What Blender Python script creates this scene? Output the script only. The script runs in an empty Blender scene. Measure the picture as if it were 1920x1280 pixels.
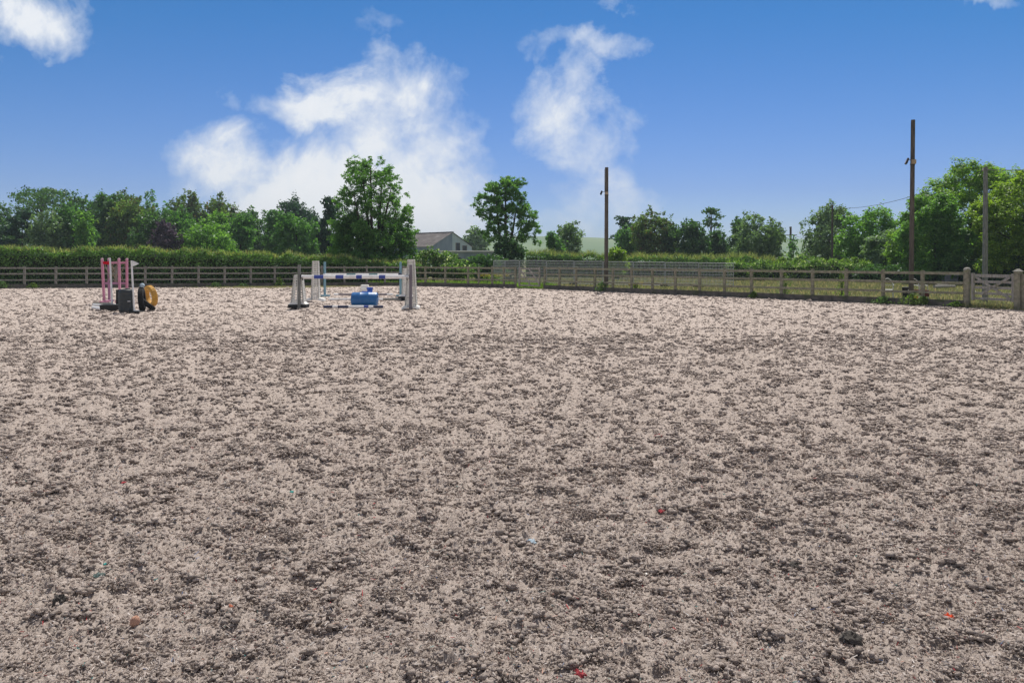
import bpy, math, random
import numpy as np
from mathutils import Vector, Matrix

random.seed(7)
rng = np.random.default_rng(7)
scene = bpy.context.scene
COL = scene.collection

# ------------------------------------------------------------------ camera
F = 1493.3      # focal length in pixels of a 1920 px wide frame (28 mm)
H = 1.70        # eye height
YH = 487.0      # horizon row
cam_d = bpy.data.cameras.new('camera')
cam = bpy.data.objects.new('camera', cam_d)
COL.objects.link(cam)
cam.location = (0, 0, H)
cam.rotation_euler = (math.pi / 2, 0, 0)
cam_d.lens = 28.0
cam_d.sensor_width = 36.0
cam_d.shift_y = -(640 - YH) / 1920.0
cam_d.clip_start = 0.05
cam_d.clip_end = 12000
scene.camera = cam

# ------------------------------------------------------------------ colour management
vs = scene.view_settings
vs.view_transform = 'Standard'
vs.look = 'None'
vs.exposure = 0.35
vs.gamma = 1.0
vs.use_curve_mapping = False

# ------------------------------------------------------------------ sun
SUN_AZ, SUN_EL = math.radians(13), math.radians(59)
sd = Vector((math.sin(SUN_AZ) * math.cos(SUN_EL), math.cos(SUN_AZ) * math.cos(SUN_EL), math.sin(SUN_EL)))
sun_d = bpy.data.lights.new('sun', 'SUN')
sun = bpy.data.objects.new('sun', sun_d)
COL.objects.link(sun)
sun_d.energy = 4.1
sun_d.angle = math.radians(0.55)
sun_d.color = (1.0, 0.95, 0.87)
sun.rotation_euler = sd.to_track_quat('Z', 'Y').to_euler()

# ------------------------------------------------------------------ world: sky with clouds
world = bpy.data.worlds.new('World')
scene.world = world
world.use_nodes = True
wt = world.node_tree
wt.nodes.clear()


class NT:
    """small helper round a node tree"""
    def __init__(s, tree):
        s.t = tree

    def n(s, kind, **kw):
        nd = s.t.nodes.new(kind)
        for k, v in kw.items():
            setattr(nd, k, v)
        return nd

    def put(s, sock, v):
        if isinstance(v, bpy.types.NodeSocket):
            s.t.links.new(v, sock)
        elif v is not None:
            sock.default_value = v

    def m(s, op, a, b=None, c=None, clamp=False):
        nd = s.n('ShaderNodeMath', operation=op, use_clamp=clamp)
        s.put(nd.inputs[0], a)
        if b is not None:
            s.put(nd.inputs[1], b)
        if c is not None:
            s.put(nd.inputs[2], c)
        return nd.outputs[0]

    def noise(s, vec, scale, detail=4, rough=0.55, dist=0.0):
        nd = s.n('ShaderNodeTexNoise')
        if vec is not None:
            s.put(nd.inputs['Vector'], vec)
        nd.inputs['Scale'].default_value = scale
        nd.inputs['Detail'].default_value = detail
        nd.inputs['Roughness'].default_value = rough
        nd.inputs['Distortion'].default_value = dist
        return nd.outputs[0]

    def ramp(s, fac, stops, interp='LINEAR'):
        nd = s.n('ShaderNodeValToRGB')
        cr = nd.color_ramp
        cr.interpolation = interp
        while len(cr.elements) > 1:
            cr.elements.remove(cr.elements[0])
        cr.elements[0].position = stops[0][0]
        cr.elements[0].color = tuple(stops[0][1]) + (1,)
        for p, c in stops[1:]:
            e = cr.elements.new(p)
            e.color = tuple(c) + (1,)
        s.put(nd.inputs[0], fac)
        return nd.outputs[0]

    def mix(s, fac, a, b, blend='MIX'):
        nd = s.n('ShaderNodeMix', data_type='RGBA', blend_type=blend)
        s.put(nd.inputs[0], fac)
        s.put(nd.inputs[6], a if isinstance(a, bpy.types.NodeSocket) else tuple(a) + (1,))
        s.put(nd.inputs[7], b if isinstance(b, bpy.types.NodeSocket) else tuple(b) + (1,))
        return nd.outputs[2]

    def maprange(s, v, a, b, c=0.0, d=1.0, smooth=False):
        nd = s.n('ShaderNodeMapRange')
        if smooth:
            nd.interpolation_type = 'SMOOTHSTEP'
        s.put(nd.inputs[0], v)
        nd.inputs[1].default_value = a
        nd.inputs[2].default_value = b
        nd.inputs[3].default_value = c
        nd.inputs[4].default_value = d
        return nd.outputs[0]


W = NT(wt)
out = W.n('ShaderNodeOutputWorld')
bg = W.n('ShaderNodeBackground')
bg.inputs['Strength'].default_value = 0.10
sky = W.n('ShaderNodeTexSky', sky_type='NISHITA')
sky.sun_disc = False
sky.sun_elevation = SUN_EL
sky.sun_rotation = SUN_AZ
sky.air_density = 1.0
sky.dust_density = 0.0
sky.ozone_density = 4.0
sky.altitude = 0
tc = W.n('ShaderNodeTexCoord')
sep = W.n('ShaderNodeSeparateXYZ')
wt.links.new(tc.outputs['Generated'], sep.inputs[0])
ysafe = W.m('MAXIMUM', sep.outputs[1], 0.05)
U = W.m('DIVIDE', sep.outputs[0], ysafe)
V = W.m('DIVIDE', sep.outputs[2], ysafe)
comb = W.n('ShaderNodeCombineXYZ')
W.put(comb.inputs[0], U)
W.put(comb.inputs[1], V)
vec = comb.outputs[0]
# ragged edges: bend the directions before the banks are looked up
wa = W.noise(vec, 6.5, 7, 0.62)
wb = W.noise(W.m('ADD', 3.7, 0.0) if False else vec, 7.5, 7, 0.62, 0.4)
U2 = W.m('ADD', U, W.m('MULTIPLY', W.m('SUBTRACT', wa, 0.5), 0.20))
V2 = W.m('ADD', V, W.m('MULTIPLY', W.m('SUBTRACT', wb, 0.5), 0.16))
# cloud banks: (column, row, half width, half height, weight), given as directions
BANKS = [
    (650, 375, 235, 110, 1.30), (790, 410, 125, 110, 1.22), (600, 415, 150, 60, 0.9), (415, 325, 115, 80, 0.95), (640, 190, 150, 55, 0.85),
    (735, 215, 130, 110, 0.85), (800, 300, 100, 110, 0.75), (705, 120, 55, 60, 0.50), (700, 40, 80, 55, 0.34), (560, 205, 70, 35, 0.45),
    (1085, 85, 105, 40, 0.60), (1075, 150, 62, 75, 0.62), (1055, 225, 88, 80, 0.76), (1120, 290, 95, 75, 0.66),
    (1140, 385, 130, 90, 0.55), (1050, 430, 190, 50, 0.52), (45, 40, 100, 66, 0.9), (430, 180, 40, 35, 0.32), (1140, 6, 60, 22, 0.42),
    (1830, 8, 90, 30, 0.45), (215, 240, 40, 25, 0.22), (10, 340, 40, 25, 0.25),
]
acc = None
for (cx, cy, a, b, w) in BANKS:
    du = W.m('MULTIPLY', W.m('SUBTRACT', U2, (cx - 960) / F), F / a)
    dv = W.m('MULTIPLY', W.m('SUBTRACT', V2, (YH - cy) / F), F / b)
    r2 = W.m('ADD', W.m('MULTIPLY', du, du), W.m('MULTIPLY', dv, dv))
    g = W.m('MULTIPLY', W.m('POWER', 2.718, W.m('MULTIPLY', r2, -0.9)), w)
    acc = g if acc is None else W.m('MAXIMUM', acc, g)
n1 = W.noise(vec, 8.0, 10, 0.62, 0.5)
n2 = W.noise(vec, 24.0, 8, 0.62, 0.4)
nn = W.m('ADD', W.m('MULTIPLY', W.m('SUBTRACT', n1, 0.5), 2.3), W.m('MULTIPLY', W.m('SUBTRACT', n2, 0.5), 1.1))
dens = W.m('ADD', acc, W.m('MULTIPLY', nn, W.m('ADD', 0.14, W.m('MULTIPLY', acc, 0.55))))
alpha = W.maprange(dens, 0.26, 0.80, 0, 1.0)
front = W.maprange(sep.outputs[1], 0.08, 0.3)
alpha = W.m('MULTIPLY', alpha, front)
tint = W.mix(1.0, sky.outputs[0], W.ramp(W.maprange(V, 0.0, 0.5), [(0.0, (0.62, 0.68, 0.95)), (0.10, (0.44, 0.52, 0.80)), (0.18, (0.36, 0.45, 0.74)), (0.62, (0.150, 0.44, 0.69))]), 'MULTIPLY')
# unseen broken cloud, added overhead and behind the camera as neutral fill light
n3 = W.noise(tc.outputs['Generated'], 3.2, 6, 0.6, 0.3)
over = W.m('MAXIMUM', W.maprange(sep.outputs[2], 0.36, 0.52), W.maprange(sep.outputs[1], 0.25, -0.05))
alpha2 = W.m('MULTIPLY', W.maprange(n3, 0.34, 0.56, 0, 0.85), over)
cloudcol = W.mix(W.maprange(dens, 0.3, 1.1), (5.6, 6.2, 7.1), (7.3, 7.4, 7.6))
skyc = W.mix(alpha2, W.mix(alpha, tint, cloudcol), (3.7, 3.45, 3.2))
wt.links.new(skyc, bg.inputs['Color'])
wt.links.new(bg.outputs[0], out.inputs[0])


# ------------------------------------------------------------------ coordinates
def G(px, py):
    """ground point seen at a pixel of the 1920x1280 photograph"""
    Z = F * H / (py - YH)
    return Vector(((px - 960) * Z / F, Z, 0.0))


def P(px, py, Z):
    return Vector(((px - 960) * Z / F, Z, H + (YH - py) * Z / F))


def MPX(Z):
    return Z / F


# ------------------------------------------------------------------ tagging
def tag(o, label=None, cat=None, group=None, kind=None):
    if label:
        o['label'] = label
    if cat:
        o['category'] = cat
    if group:
        o['group'] = group
    if kind:
        o['kind'] = kind
    return o


def thing(name, label, cat, loc=(0, 0, 0), rz=0.0, group=None):
    o = bpy.data.objects.new(name, None)
    COL.objects.link(o)
    o.location = loc
    o.rotation_euler = (0, 0, rz)
    o.empty_display_size = 0.2
    return tag(o, label, cat, group)


# ------------------------------------------------------------------ materials
def new_mat(name):
    m = bpy.data.materials.new(name)
    m.use_nodes = True
    t = m.node_tree
    t.nodes.clear()
    k = NT(t)
    o = k.n('ShaderNodeOutputMaterial')
    return m, k, o


def coords(k, which='Object'):
    return k.n('ShaderNodeTexCoord').outputs[which]


def surf_mat(name, c1, c2, scale=6.0, rough=0.7, bump=0.3, bscale=30.0, spec=0.3, stretch=None, c3=None, detail=6, metallic=0.0, lo=0.35, hi=0.65):
    m, k, o = new_mat(name)
    v = coords(k)
    if stretch:
        mp = k.n('ShaderNodeMapping')
        k.put(mp.inputs[0], v)
        mp.inputs['Scale'].default_value = stretch
        v = mp.outputs[0]
    n = k.noise(v, scale, detail, 0.6)
    col = k.ramp(n, [(lo, c1), (hi, c2)])
    if c3:
        n3 = k.noise(v, scale * 0.37, 5, 0.6, 0.5)
        col = k.mix(k.maprange(n3, 0.52, 0.68), col, c3)
    b = k.n('ShaderNodeBsdfPrincipled')
    k.put(b.inputs['Base Color'], col)
    b.inputs['Roughness'].default_value = rough
    b.inputs['Metallic'].default_value = metallic
    b.inputs['Specular IOR Level'].default_value = spec
    bm = k.n('ShaderNodeBump')
    bm.inputs['Strength'].default_value = bump
    bm.inputs['Distance'].default_value = 0.02
    k.put(bm.inputs['Height'], k.noise(v, bscale, 5, 0.6))
    k.t.links.new(bm.outputs[0], b.inputs['Normal'])
    k.t.links.new(b.outputs[0], o.inputs[0])
    return m


def leaf_mat(name, dark, light, trans=0.35, accent=None, amount=0.06, tcol=None, gloss=0.025):
    m, k, o = new_mat(name)
    g = k.n('ShaderNodeNewGeometry')
    rnd = g.outputs['Random Per Island']
    v = coords(k)
    n = k.noise(v, 0.55, 3, 0.5)
    f = k.m('ADD', k.m('MULTIPLY', rnd, 0.6), k.m('MULTIPLY', n, 0.55))
    col = k.ramp(f, [(0.22, dark), (0.80, light)])
    if accent:
        # a few leaves of another colour
        r2 = k.m('FRACT', k.m('MULTIPLY', rnd, 37.31))
        col = k.mix(k.m('LESS_THAN', r2, amount), col, accent)
    d = k.n('ShaderNodeBsdfDiffuse')
    k.put(d.inputs[0], col)
    tr = k.n('ShaderNodeBsdfTranslucent')
    tc_ = k.mix(1.0, col, tcol or (1.12, 1.30, 0.50), 'MULTIPLY')
    k.put(tr.inputs[0], tc_)
    mx = k.n('ShaderNodeMixShader')
    mx.inputs[0].default_value = min(0.6, trans + 0.09)
    k.t.links.new(d.outputs[0], mx.inputs[1])
    k.t.links.new(tr.outputs[0], mx.inputs[2])
    gl = k.n('ShaderNodeBsdfGlossy')
    gl.inputs['Roughness'].default_value = 0.45
    gl.inputs[0].default_value = (0.9, 0.95, 1.0, 1)
    m2 = k.n('ShaderNodeMixShader')
    m2.inputs[0].default_value = gloss
    k.t.links.new(mx.outputs[0], m2.inputs[1])
    k.t.links.new(gl.outputs[0], m2.inputs[2])
    k.t.links.new(m2.outputs[0], o.inputs[0])
    return m


def plastic(name, c, rough=0.35, var=0.12, spec=0.5, dirt=None):
    m, k, o = new_mat(name)
    v = coords(k)
    n = k.noise(v, 9.0, 6, 0.6)
    lo_ = tuple(max(0, x * (1 - var)) for x in c)
    hi_ = tuple(min(1, x * (1 + var)) for x in c)
    col = k.ramp(n, [(0.3, lo_), (0.7, hi_)])
    if dirt:
        n2 = k.noise(v, 3.5, 7, 0.65, 0.6)
        col = k.mix(k.maprange(n2, 0.50, 0.70, 0, 0.65), col, dirt)
    b = k.n('ShaderNodeBsdfPrincipled')
    k.put(b.inputs['Base Color'], col)
    k.put(b.inputs['Roughness'], k.maprange(n, 0.3, 0.7, rough, rough + 0.15))
    b.inputs['Specular IOR Level'].default_value = spec
    bm = k.n('ShaderNodeBump')
    bm.inputs['Strength'].default_value = 0.15
    bm.inputs['Distance'].default_value = 0.01
    k.put(bm.inputs['Height'], k.noise(v, 40, 4, 0.6))
    k.t.links.new(bm.outputs[0], b.inputs['Normal'])
    k.t.links.new(b.outputs[0], o.inputs[0])
    return m


M = {}
M['wood_grey'] = surf_mat('wood_grey', (0.15, 0.145, 0.13), (0.30, 0.285, 0.26), 9, 0.85, 0.5, 40, 0.2, None)
M['wood_algae'] = surf_mat('wood_algae', (0.165, 0.155, 0.115), (0.31, 0.295, 0.225), 7, 0.85, 0.5, 40, 0.2, None, (0.20, 0.225, 0.115))
M['kick'] = surf_mat('kickboard_wood', (0.07, 0.068, 0.062), (0.15, 0.14, 0.125), 4, 0.9, 0.5, 30, 0.15, None, (0.07, 0.085, 0.045))
M['wood_dark'] = surf_mat('pole_wood', (0.07, 0.06, 0.052), (0.16, 0.135, 0.115), 5, 0.85, 0.6, 25, 0.2, (4, 4, 0.5))
M['wood_pale'] = surf_mat('weathered_wood', (0.22, 0.21, 0.195), (0.40, 0.38, 0.35), 6, 0.85, 0.5, 30, 0.2, (5, 5, 0.7), (0.20, 0.20, 0.12))
M['bark'] = surf_mat('bark', (0.035, 0.028, 0.02), (0.10, 0.08, 0.06), 4, 0.9, 0.8, 12, 0.1, (3, 3, 0.6))
M['galv'] = surf_mat('galvanised_steel', (0.38, 0.39, 0.41), (0.52, 0.54, 0.56), 5, 0.55, 0.1, 30, 0.4)
M['black'] = plastic('black_plastic', (0.018, 0.019, 0.021), 0.5, 0.3, 0.35)
M['tub'] = plastic('dark_grey_plastic', (0.035, 0.043, 0.047), 0.45, 0.25, 0.4, (0.09, 0.085, 0.08))
M['rubber'] = plastic('rubber', (0.014, 0.014, 0.016), 0.7, 0.3, 0.25, (0.05, 0.045, 0.042))
M['white'] = plastic('white_plastic', (0.86, 0.85, 0.81), 0.4, 0.06, 0.4, (0.70, 0.66, 0.58))
M['white_paint'] = plastic('white_paint', (0.83, 0.84, 0.85), 0.45, 0.06, 0.4, (0.64, 0.61, 0.58))
M['blue'] = plastic('blue_plastic', (0.012, 0.125, 0.36), 0.35, 0.12, 0.5, (0.03, 0.15, 0.33))
M['blue_bright'] = plastic('bright_blue_plastic', (0.01, 0.10, 0.60), 0.35, 0.1)
M['blue_band'] = plastic('blue_paint', (0.02, 0.05, 0.30), 0.45, 0.2)
M['navy'] = plastic('navy_paint', (0.014, 0.022, 0.075), 0.5, 0.2)
M['teal_band'] = plastic('teal_paint', (0.05, 0.16, 0.19), 0.5, 0.2)
M['cyan'] = plastic('pale_blue_paint', (0.20, 0.38, 0.46), 0.5, 0.15, 0.4, (0.22, 0.28, 0.33))
M['post_grey'] = surf_mat('weathered_post', (0.13, 0.14, 0.13), (0.26, 0.26, 0.25), 8, 0.8, 0.4, 40, 0.2, (3, 3, 0.6))
M['post_mauve'] = surf_mat('weathered_post_mauve', (0.15, 0.13, 0.15), (0.27, 0.25, 0.28), 8, 0.8, 0.4, 40, 0.2, (3, 3, 0.6))
M['pink'] = plastic('pink_paint', (0.60, 0.25, 0.36), 0.5, 0.15, 0.4, (0.45, 0.24, 0.30))
M['pink_pale'] = plastic('faded_pink_paint', (0.70, 0.42, 0.50), 0.5, 0.1)
M['mauve'] = plastic('mauve_paint', (0.38, 0.18, 0.30), 0.5, 0.15)
M['stick'] = surf_mat('stick_wood', (0.16, 0.13, 0.09), (0.30, 0.26, 0.19), 8, 0.8)
M['red'] = plastic('red_fabric', (0.60, 0.012, 0.03), 0.8, 0.15, 0.1)
M['red_scrap'] = plastic('red_scrap_fabric', (0.36, 0.06, 0.07), 0.9, 0.3, 0.1, (0.40, 0.25, 0.22))
M['orange_red'] = plastic('orange_red_fabric', (0.70, 0.09, 0.035), 0.9, 0.2, 0.1)
M['salmon'] = plastic('salmon_fabric', (0.72, 0.27, 0.17), 0.9, 0.2, 0.1)
M['pale_blue'] = plastic('pale_blue_fabric', (0.42, 0.52, 0.60), 0.9, 0.2, 0.1)
M['grey_scrap'] = plastic('grey_green_fabric', (0.13, 0.17, 0.16), 0.9, 0.3, 0.1)
M['teal'] = plastic('teal_fabric', (0.03, 0.27, 0.25), 0.9, 0.2, 0.1)
M['stone_pink'] = surf_mat('pink_stone', (0.45, 0.24, 0.16), (0.60, 0.36, 0.26), 20, 0.8, 0.2, 60)
M['stone_dark'] = surf_mat('dark_clod', (0.09, 0.082, 0.076), (0.18, 0.165, 0.15), 30, 0.95, 1.0, 90, 0.1)
M['yellow'] = plastic('yellow_paint', (0.56, 0.31, 0.06), 0.6, 0.25, 0.3, (0.36, 0.21, 0.08))
M['maroon'] = plastic('maroon_fabric', (0.11, 0.03, 0.03), 0.9, 0.2, 0.1)
M['orange'] = plastic('orange_plastic', (0.70, 0.15, 0.025), 0.5, 0.1)
M['tan_box'] = plastic('tan_box', (0.40, 0.30, 0.20), 0.6, 0.1)
M['lamp_black'] = plastic('lamp_casing', (0.02, 0.022, 0.03), 0.4, 0.1)
M['lamp_glass'] = plastic('lamp_glass', (0.45, 0.42, 0.38), 0.15, 0.05, 0.6)
M['cable'] = plastic('cable', (0.03, 0.03, 0.032), 0.6, 0.1)
M['roof'] = surf_mat('barn_roof_sheet', (0.11, 0.10, 0.10), (0.19, 0.17, 0.165), 0.9, 0.9, 0.2, 8, 0.15, None, (0.24, 0.23, 0.22))
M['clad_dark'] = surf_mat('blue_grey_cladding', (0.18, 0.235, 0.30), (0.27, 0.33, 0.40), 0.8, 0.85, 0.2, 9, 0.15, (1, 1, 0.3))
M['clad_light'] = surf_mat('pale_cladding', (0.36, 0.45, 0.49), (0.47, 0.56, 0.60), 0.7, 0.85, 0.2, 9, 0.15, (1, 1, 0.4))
M['block_white'] = surf_mat('white_blockwork', (0.74, 0.75, 0.76), (0.85, 0.86, 0.87), 2, 0.85)
M['dark_open'] = surf_mat('dark_board', (0.03, 0.035, 0.04), (0.07, 0.08, 0.09), 2, 0.9)
M['trailer'] = surf_mat('grey_trailer_panel', (0.20, 0.20, 0.23), (0.30, 0.30, 0.34), 3, 0.6)

M['chair'] = plastic('dull_white_plastic', (0.58, 0.59, 0.57), 0.5, 0.15, 0.4, (0.35, 0.36, 0.30))
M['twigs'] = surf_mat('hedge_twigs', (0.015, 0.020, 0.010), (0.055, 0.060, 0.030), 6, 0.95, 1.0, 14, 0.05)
L = {}
L['dark'] = leaf_mat('leaf_dark', (0.040, 0.101, 0.040), (0.101, 0.198, 0.069), 0.40)
L['mid'] = leaf_mat('leaf_mid', (0.060, 0.151, 0.048), (0.142, 0.293, 0.085), 0.43)
L['bright'] = leaf_mat('leaf_bright', (0.078, 0.185, 0.045), (0.215, 0.385, 0.090), 0.48)
L['lime'] = leaf_mat('leaf_lime', (0.090, 0.185, 0.032), (0.28, 0.43, 0.075), 0.50)
L['yellow'] = leaf_mat('leaf_yellow_green', (0.11, 0.20, 0.028), (0.30, 0.41, 0.060), 0.50)
L['grey'] = leaf_mat('leaf_grey_green', (0.098, 0.165, 0.098), (0.222, 0.320, 0.184), 0.38)
L['pine'] = leaf_mat('leaf_pine', (0.024, 0.066, 0.043), (0.054, 0.120, 0.070), 0.25)
L['brownish'] = leaf_mat('leaf_brownish_green', (0.073, 0.137, 0.044), (0.172, 0.252, 0.077), 0.40, (0.16, 0.10, 0.03), 0.10)
L['purple'] = leaf_mat('leaf_copper', (0.060, 0.048, 0.069), (0.161, 0.133, 0.172), 0.28, tcol=(1.1, 0.9, 1.0))
L['ash'] = leaf_mat('leaf_ash', (0.064, 0.170, 0.046), (0.181, 0.341, 0.085), 0.48)
L['hedge'] = leaf_mat('leaf_hedge', (0.072, 0.157, 0.048), (0.206, 0.352, 0.109), 0.40, (0.17, 0.22, 0.10), 0.10)
L['seed'] = leaf_mat('grass_seed_heads', (0.15, 0.205, 0.06), (0.31, 0.355, 0.14), 0.40, (0.34, 0.24, 0.12), 0.05, tcol=(1.1, 1.15, 0.6))
L['bramble'] = leaf_mat('leaf_bramble', (0.070, 0.163, 0.046), (0.202, 0.310, 0.093), 0.43, (0.58, 0.60, 0.55), 0.10)
L['weed'] = leaf_mat('leaf_weed', (0.078, 0.155, 0.031), (0.217, 0.310, 0.070), 0.48)
L['grass'] = leaf_mat('grass_blades', (0.115, 0.14, 0.065), (0.25, 0.265, 0.135), 0.42, (0.36, 0.30, 0.19), 0.25, tcol=(1.1, 1.1, 0.75))
L['flower'] = leaf_mat('yellow_flowers', (0.45, 0.36, 0.02), (0.72, 0.55, 0.03), 0.25, (0.10, 0.16, 0.03), 0.25, tcol=(1, 1, 0.6))
L['whiteflower'] = leaf_mat('white_flowers', (0.60, 0.60, 0.55), (0.78, 0.78, 0.74), 0.2, tcol=(1, 1, 1))


# ------------------------------------------------------------------ mesh builder
class MB:
    def __init__(s):
        s.v, s.f, s.mi = [], [], []

    def add(s, vs_, fs, mi=0):
        b = len(s.v)
        s.v += [tuple(x) for x in vs_]
        s.f += [tuple(i + b for i in f) for f in fs]
        s.mi += [mi] * len(fs)
        return s

    def box(s, c, d, M4=None, mi=0, top=1.0):
        x, y, z = d[0] / 2, d[1] / 2, d[2] / 2
        vs_ = [Vector((sx * x * (top if sz > 0 else 1), sy * y * (top if sz > 0 else 1), sz * z)) for sz in (-1, 1) for sy in (-1, 1) for sx in (-1, 1)]
        if M4:
            vs_ = [M4 @ p for p in vs_]
        c = Vector(c)
        vs_ = [p + c for p in vs_]
        return s.add(vs_, [(0, 2, 3, 1), (4, 5, 7, 6), (0, 1, 5, 4), (2, 6, 7, 3), (0, 4, 6, 2), (1, 3, 7, 5)], mi)

    def beam(s, a, b, w, h, mi=0, up=(0, 0, 1)):
        """a board from a to b, w wide (sideways), h tall"""
        a, b = Vector(a), Vector(b)
        d = (b - a).normalized()
        u = Vector(up)
        side = d.cross(u)
        if side.length < 1e-4:
            side = d.cross(Vector((0, 1, 0)))
        side.normalize()
        u = side.cross(d).normalized()
        vs_ = []
        for e in (a, b):
            for su in (-1, 1):
                for ss in (-1, 1):
                    vs_.append(e + side * (ss * w / 2) + u * (su * h / 2))
        return s.add(vs_, [(0, 1, 3, 2), (4, 6, 7, 5), (0, 4, 5, 1), (2, 3, 7, 6), (0, 2, 6, 4), (1, 5, 7, 3)], mi)

    def path(s, pts, rad, n=10, mi=0, cap=True):
        pts = [Vector(p) for p in pts]
        rings = []
        for i, p in enumerate(pts):
            d = (pts[min(i + 1, len(pts) - 1)] - pts[max(i - 1, 0)]).normalized()
            ref = Vector((0, 0, 1)) if abs(d.z) < 0.9 else Vector((1, 0, 0))
            a = d.cross(ref).normalized()
            b = d.cross(a).normalized()
            rings.append([p + (a * math.cos(t) + b * math.sin(t)) * rad[i] for t in [2 * math.pi * j / n for j in range(n)]])
        vs_ = [q for r in rings for q in r]
        fs = []
        for i in range(len(pts) - 1):
            for j in range(n):
                fs.append((i * n + j, i * n + (j + 1) % n, (i + 1) * n + (j + 1) % n, (i + 1) * n + j))
        if cap:
            fs.append(tuple(range(n)))
            fs.append(tuple((len(pts) - 1) * n + j for j in reversed(range(n))))
        return s.add(vs_, fs, mi)

    def tube(s, a, b, r0, r1=None, n=12, mi=0):
        return s.path([a, b], [r0, r1 if r1 is not None else r0], n, mi)

    def lathe(s, prof, n=28, M4=None, mi=0, close=False):
        vs_, fs = [], []
        for r, z in prof:
            for j in range(n):
                t = 2 * math.pi * j / n
                vs_.append(Vector((r * math.cos(t), r * math.sin(t), z)))
        k = len(prof)
        for i in range(k if close else k - 1):
            i2 = (i + 1) % k
            for j in range(n):
                fs.append((i * n + j, i * n + (j + 1) % n, i2 * n + (j + 1) % n, i2 * n + j))
        if not close:
            fs.append(tuple(reversed(range(n))))
            fs.append(tuple((k - 1) * n + j for j in range(n)))
        if M4:
            vs_ = [M4 @ p for p in vs_]
        return s.add(vs_, fs, mi)

    def build(s, name, mats, parent=None, smooth=False, bevel=0.0, loc=None, rot=None):
        me = bpy.data.meshes.new(name)
        me.from_pydata(s.v, [], s.f)
        if not isinstance(mats, (list, tuple)):
            mats = [mats]
        for m in mats:
            me.materials.append(m)
        me.polygons.foreach_set('material_index', s.mi)
        if smooth:
            me.polygons.foreach_set('use_smooth', [True] * len(s.f))
        me.update()
        o = bpy.data.objects.new(name, me)
        COL.objects.link(o)
        if parent:
            o.parent = parent
        if loc is not None:
            o.location = loc
        if rot is not None:
            o.rotation_euler = rot
        if bevel:
            md = o.modifiers.new('bevel', 'BEVEL')
            md.width = bevel
            md.segments = 2
            md.limit_method = 'ANGLE'
        if smooth:
            try:
                me.set_sharp_from_angle(angle=math.radians(40))
            except Exception:
                pass
        return o


def np_mesh(name, verts, quads, mat, parent=None, smooth=False):
    me = bpy.data.meshes.new(name)
    nv, nq = len(verts), len(quads)
    me.vertices.add(nv)
    me.vertices.foreach_set('co', np.asarray(verts, np.float32).ravel())
    k = quads.shape[1]
    me.loops.add(nq * k)
    me.loops.foreach_set('vertex_index', np.asarray(quads, np.int32).ravel())
    me.polygons.add(nq)
    me.polygons.foreach_set('loop_start', np.arange(0, nq * k, k, dtype=np.int32))
    if smooth:
        me.polygons.foreach_set('use_smooth', np.ones(nq, bool))
    me.update(calc_edges=True)
    me.materials.append(mat)
    o = bpy.data.objects.new(name, me)
    COL.objects.link(o)
    if parent:
        o.parent = parent
    return o


# ------------------------------------------------------------------ noise on arrays
def _hash(ix, iy, seed):
    h = (ix.astype(np.int64) * 374761393 + iy.astype(np.int64) * 668265263 + seed * 974634777) & 0xffffffff
    h = ((h ^ (h >> 13)) * 1274126177) & 0xffffffff
    h = (h ^ (h >> 16)) * 2246822519 & 0xffffffff
    h = h ^ (h >> 15)
    return (h & 0xffffff).astype(np.float32) / float(0xffffff)


def vnoise(x, y, seed=0):
    ix, iy = np.floor(x), np.floor(y)
    fx, fy = (x - ix).astype(np.float32), (y - iy).astype(np.float32)
    ix, iy = ix.astype(np.int64), iy.astype(np.int64)
    u, v = fx * fx * (3 - 2 * fx), fy * fy * (3 - 2 * fy)
    a, b = _hash(ix, iy, seed), _hash(ix + 1, iy, seed)
    c, d = _hash(ix, iy + 1, seed), _hash(ix + 1, iy + 1, seed)
    return (a + (b - a) * u) * (1 - v) + (c + (d - c) * u) * v


def bumps(x, y, cell, seed, rmin, rmax, prob=1.0):
    """heap of half-round crumbs, one at most per jittered cell; returns height in units of metres"""
    gx, gy = x / cell, y / cell
    ix, iy = np.floor(gx).astype(np.int64), np.floor(gy).astype(np.int64)
    best = np.zeros_like(gx, dtype=np.float32)
    for dx in (-1, 0, 1):
        for dy in (-1, 0, 1):
            jx, jy = ix + dx, iy + dy
            px = jx + _hash(jx, jy, seed)
            py = jy + _hash(jx, jy, seed + 1)
            h3 = _hash(jx, jy, seed + 2)
            r = rmin + (rmax - rmin) * h3 * h3
            an = _hash(jx, jy, seed + 3) * 6.283
            ex, ey = (gx - px), (gy - py)
            ca, sa = np.cos(an), np.sin(an)
            e1, e2 = ex * ca + ey * sa, (-ex * sa + ey * ca) * 1.35
            d2 = (e1 * e1 + e2 * e2) / (r * r)
            hh = np.sqrt(np.clip(1 - d2, 0, 1)).astype(np.float32) * r.astype(np.float32) * cell
            if prob < 1:
                hh = hh * (_hash(jx, jy, seed + 4) < prob)
            best = np.maximum(best, hh)
    return best


# ------------------------------------------------------------------ plan of the arena fence (x -> y)
FENCE = [(-62.0, 42.6), (-31.0, 47.8), (-16.5, 50.4), (-7.0, 52.6), (1.35, 47.3), (16.45, 28.9), (17.25, 27.2), (25.0, 14.0)]
FX = np.array([p[0] for p in FENCE])
FY = np.array([p[1] for p in FENCE])


def fence_at_px(px):
    """where the ray of a picture column meets the fence line"""
    k = (px - 960) / F
    for (x0, y0), (x1, y1) in zip(FENCE[:-1], FENCE[1:]):
        den = (x1 - x0) - k * (y1 - y0)
        if abs(den) < 1e-9:
            continue
        t = (k * y0 - x0) / den
        if -1e-6 <= t <= 1 + 1e-6:
            return Vector((x0 + (x1 - x0) * t, y0 + (y1 - y0) * t, 0))
    raise ValueError(px)


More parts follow.
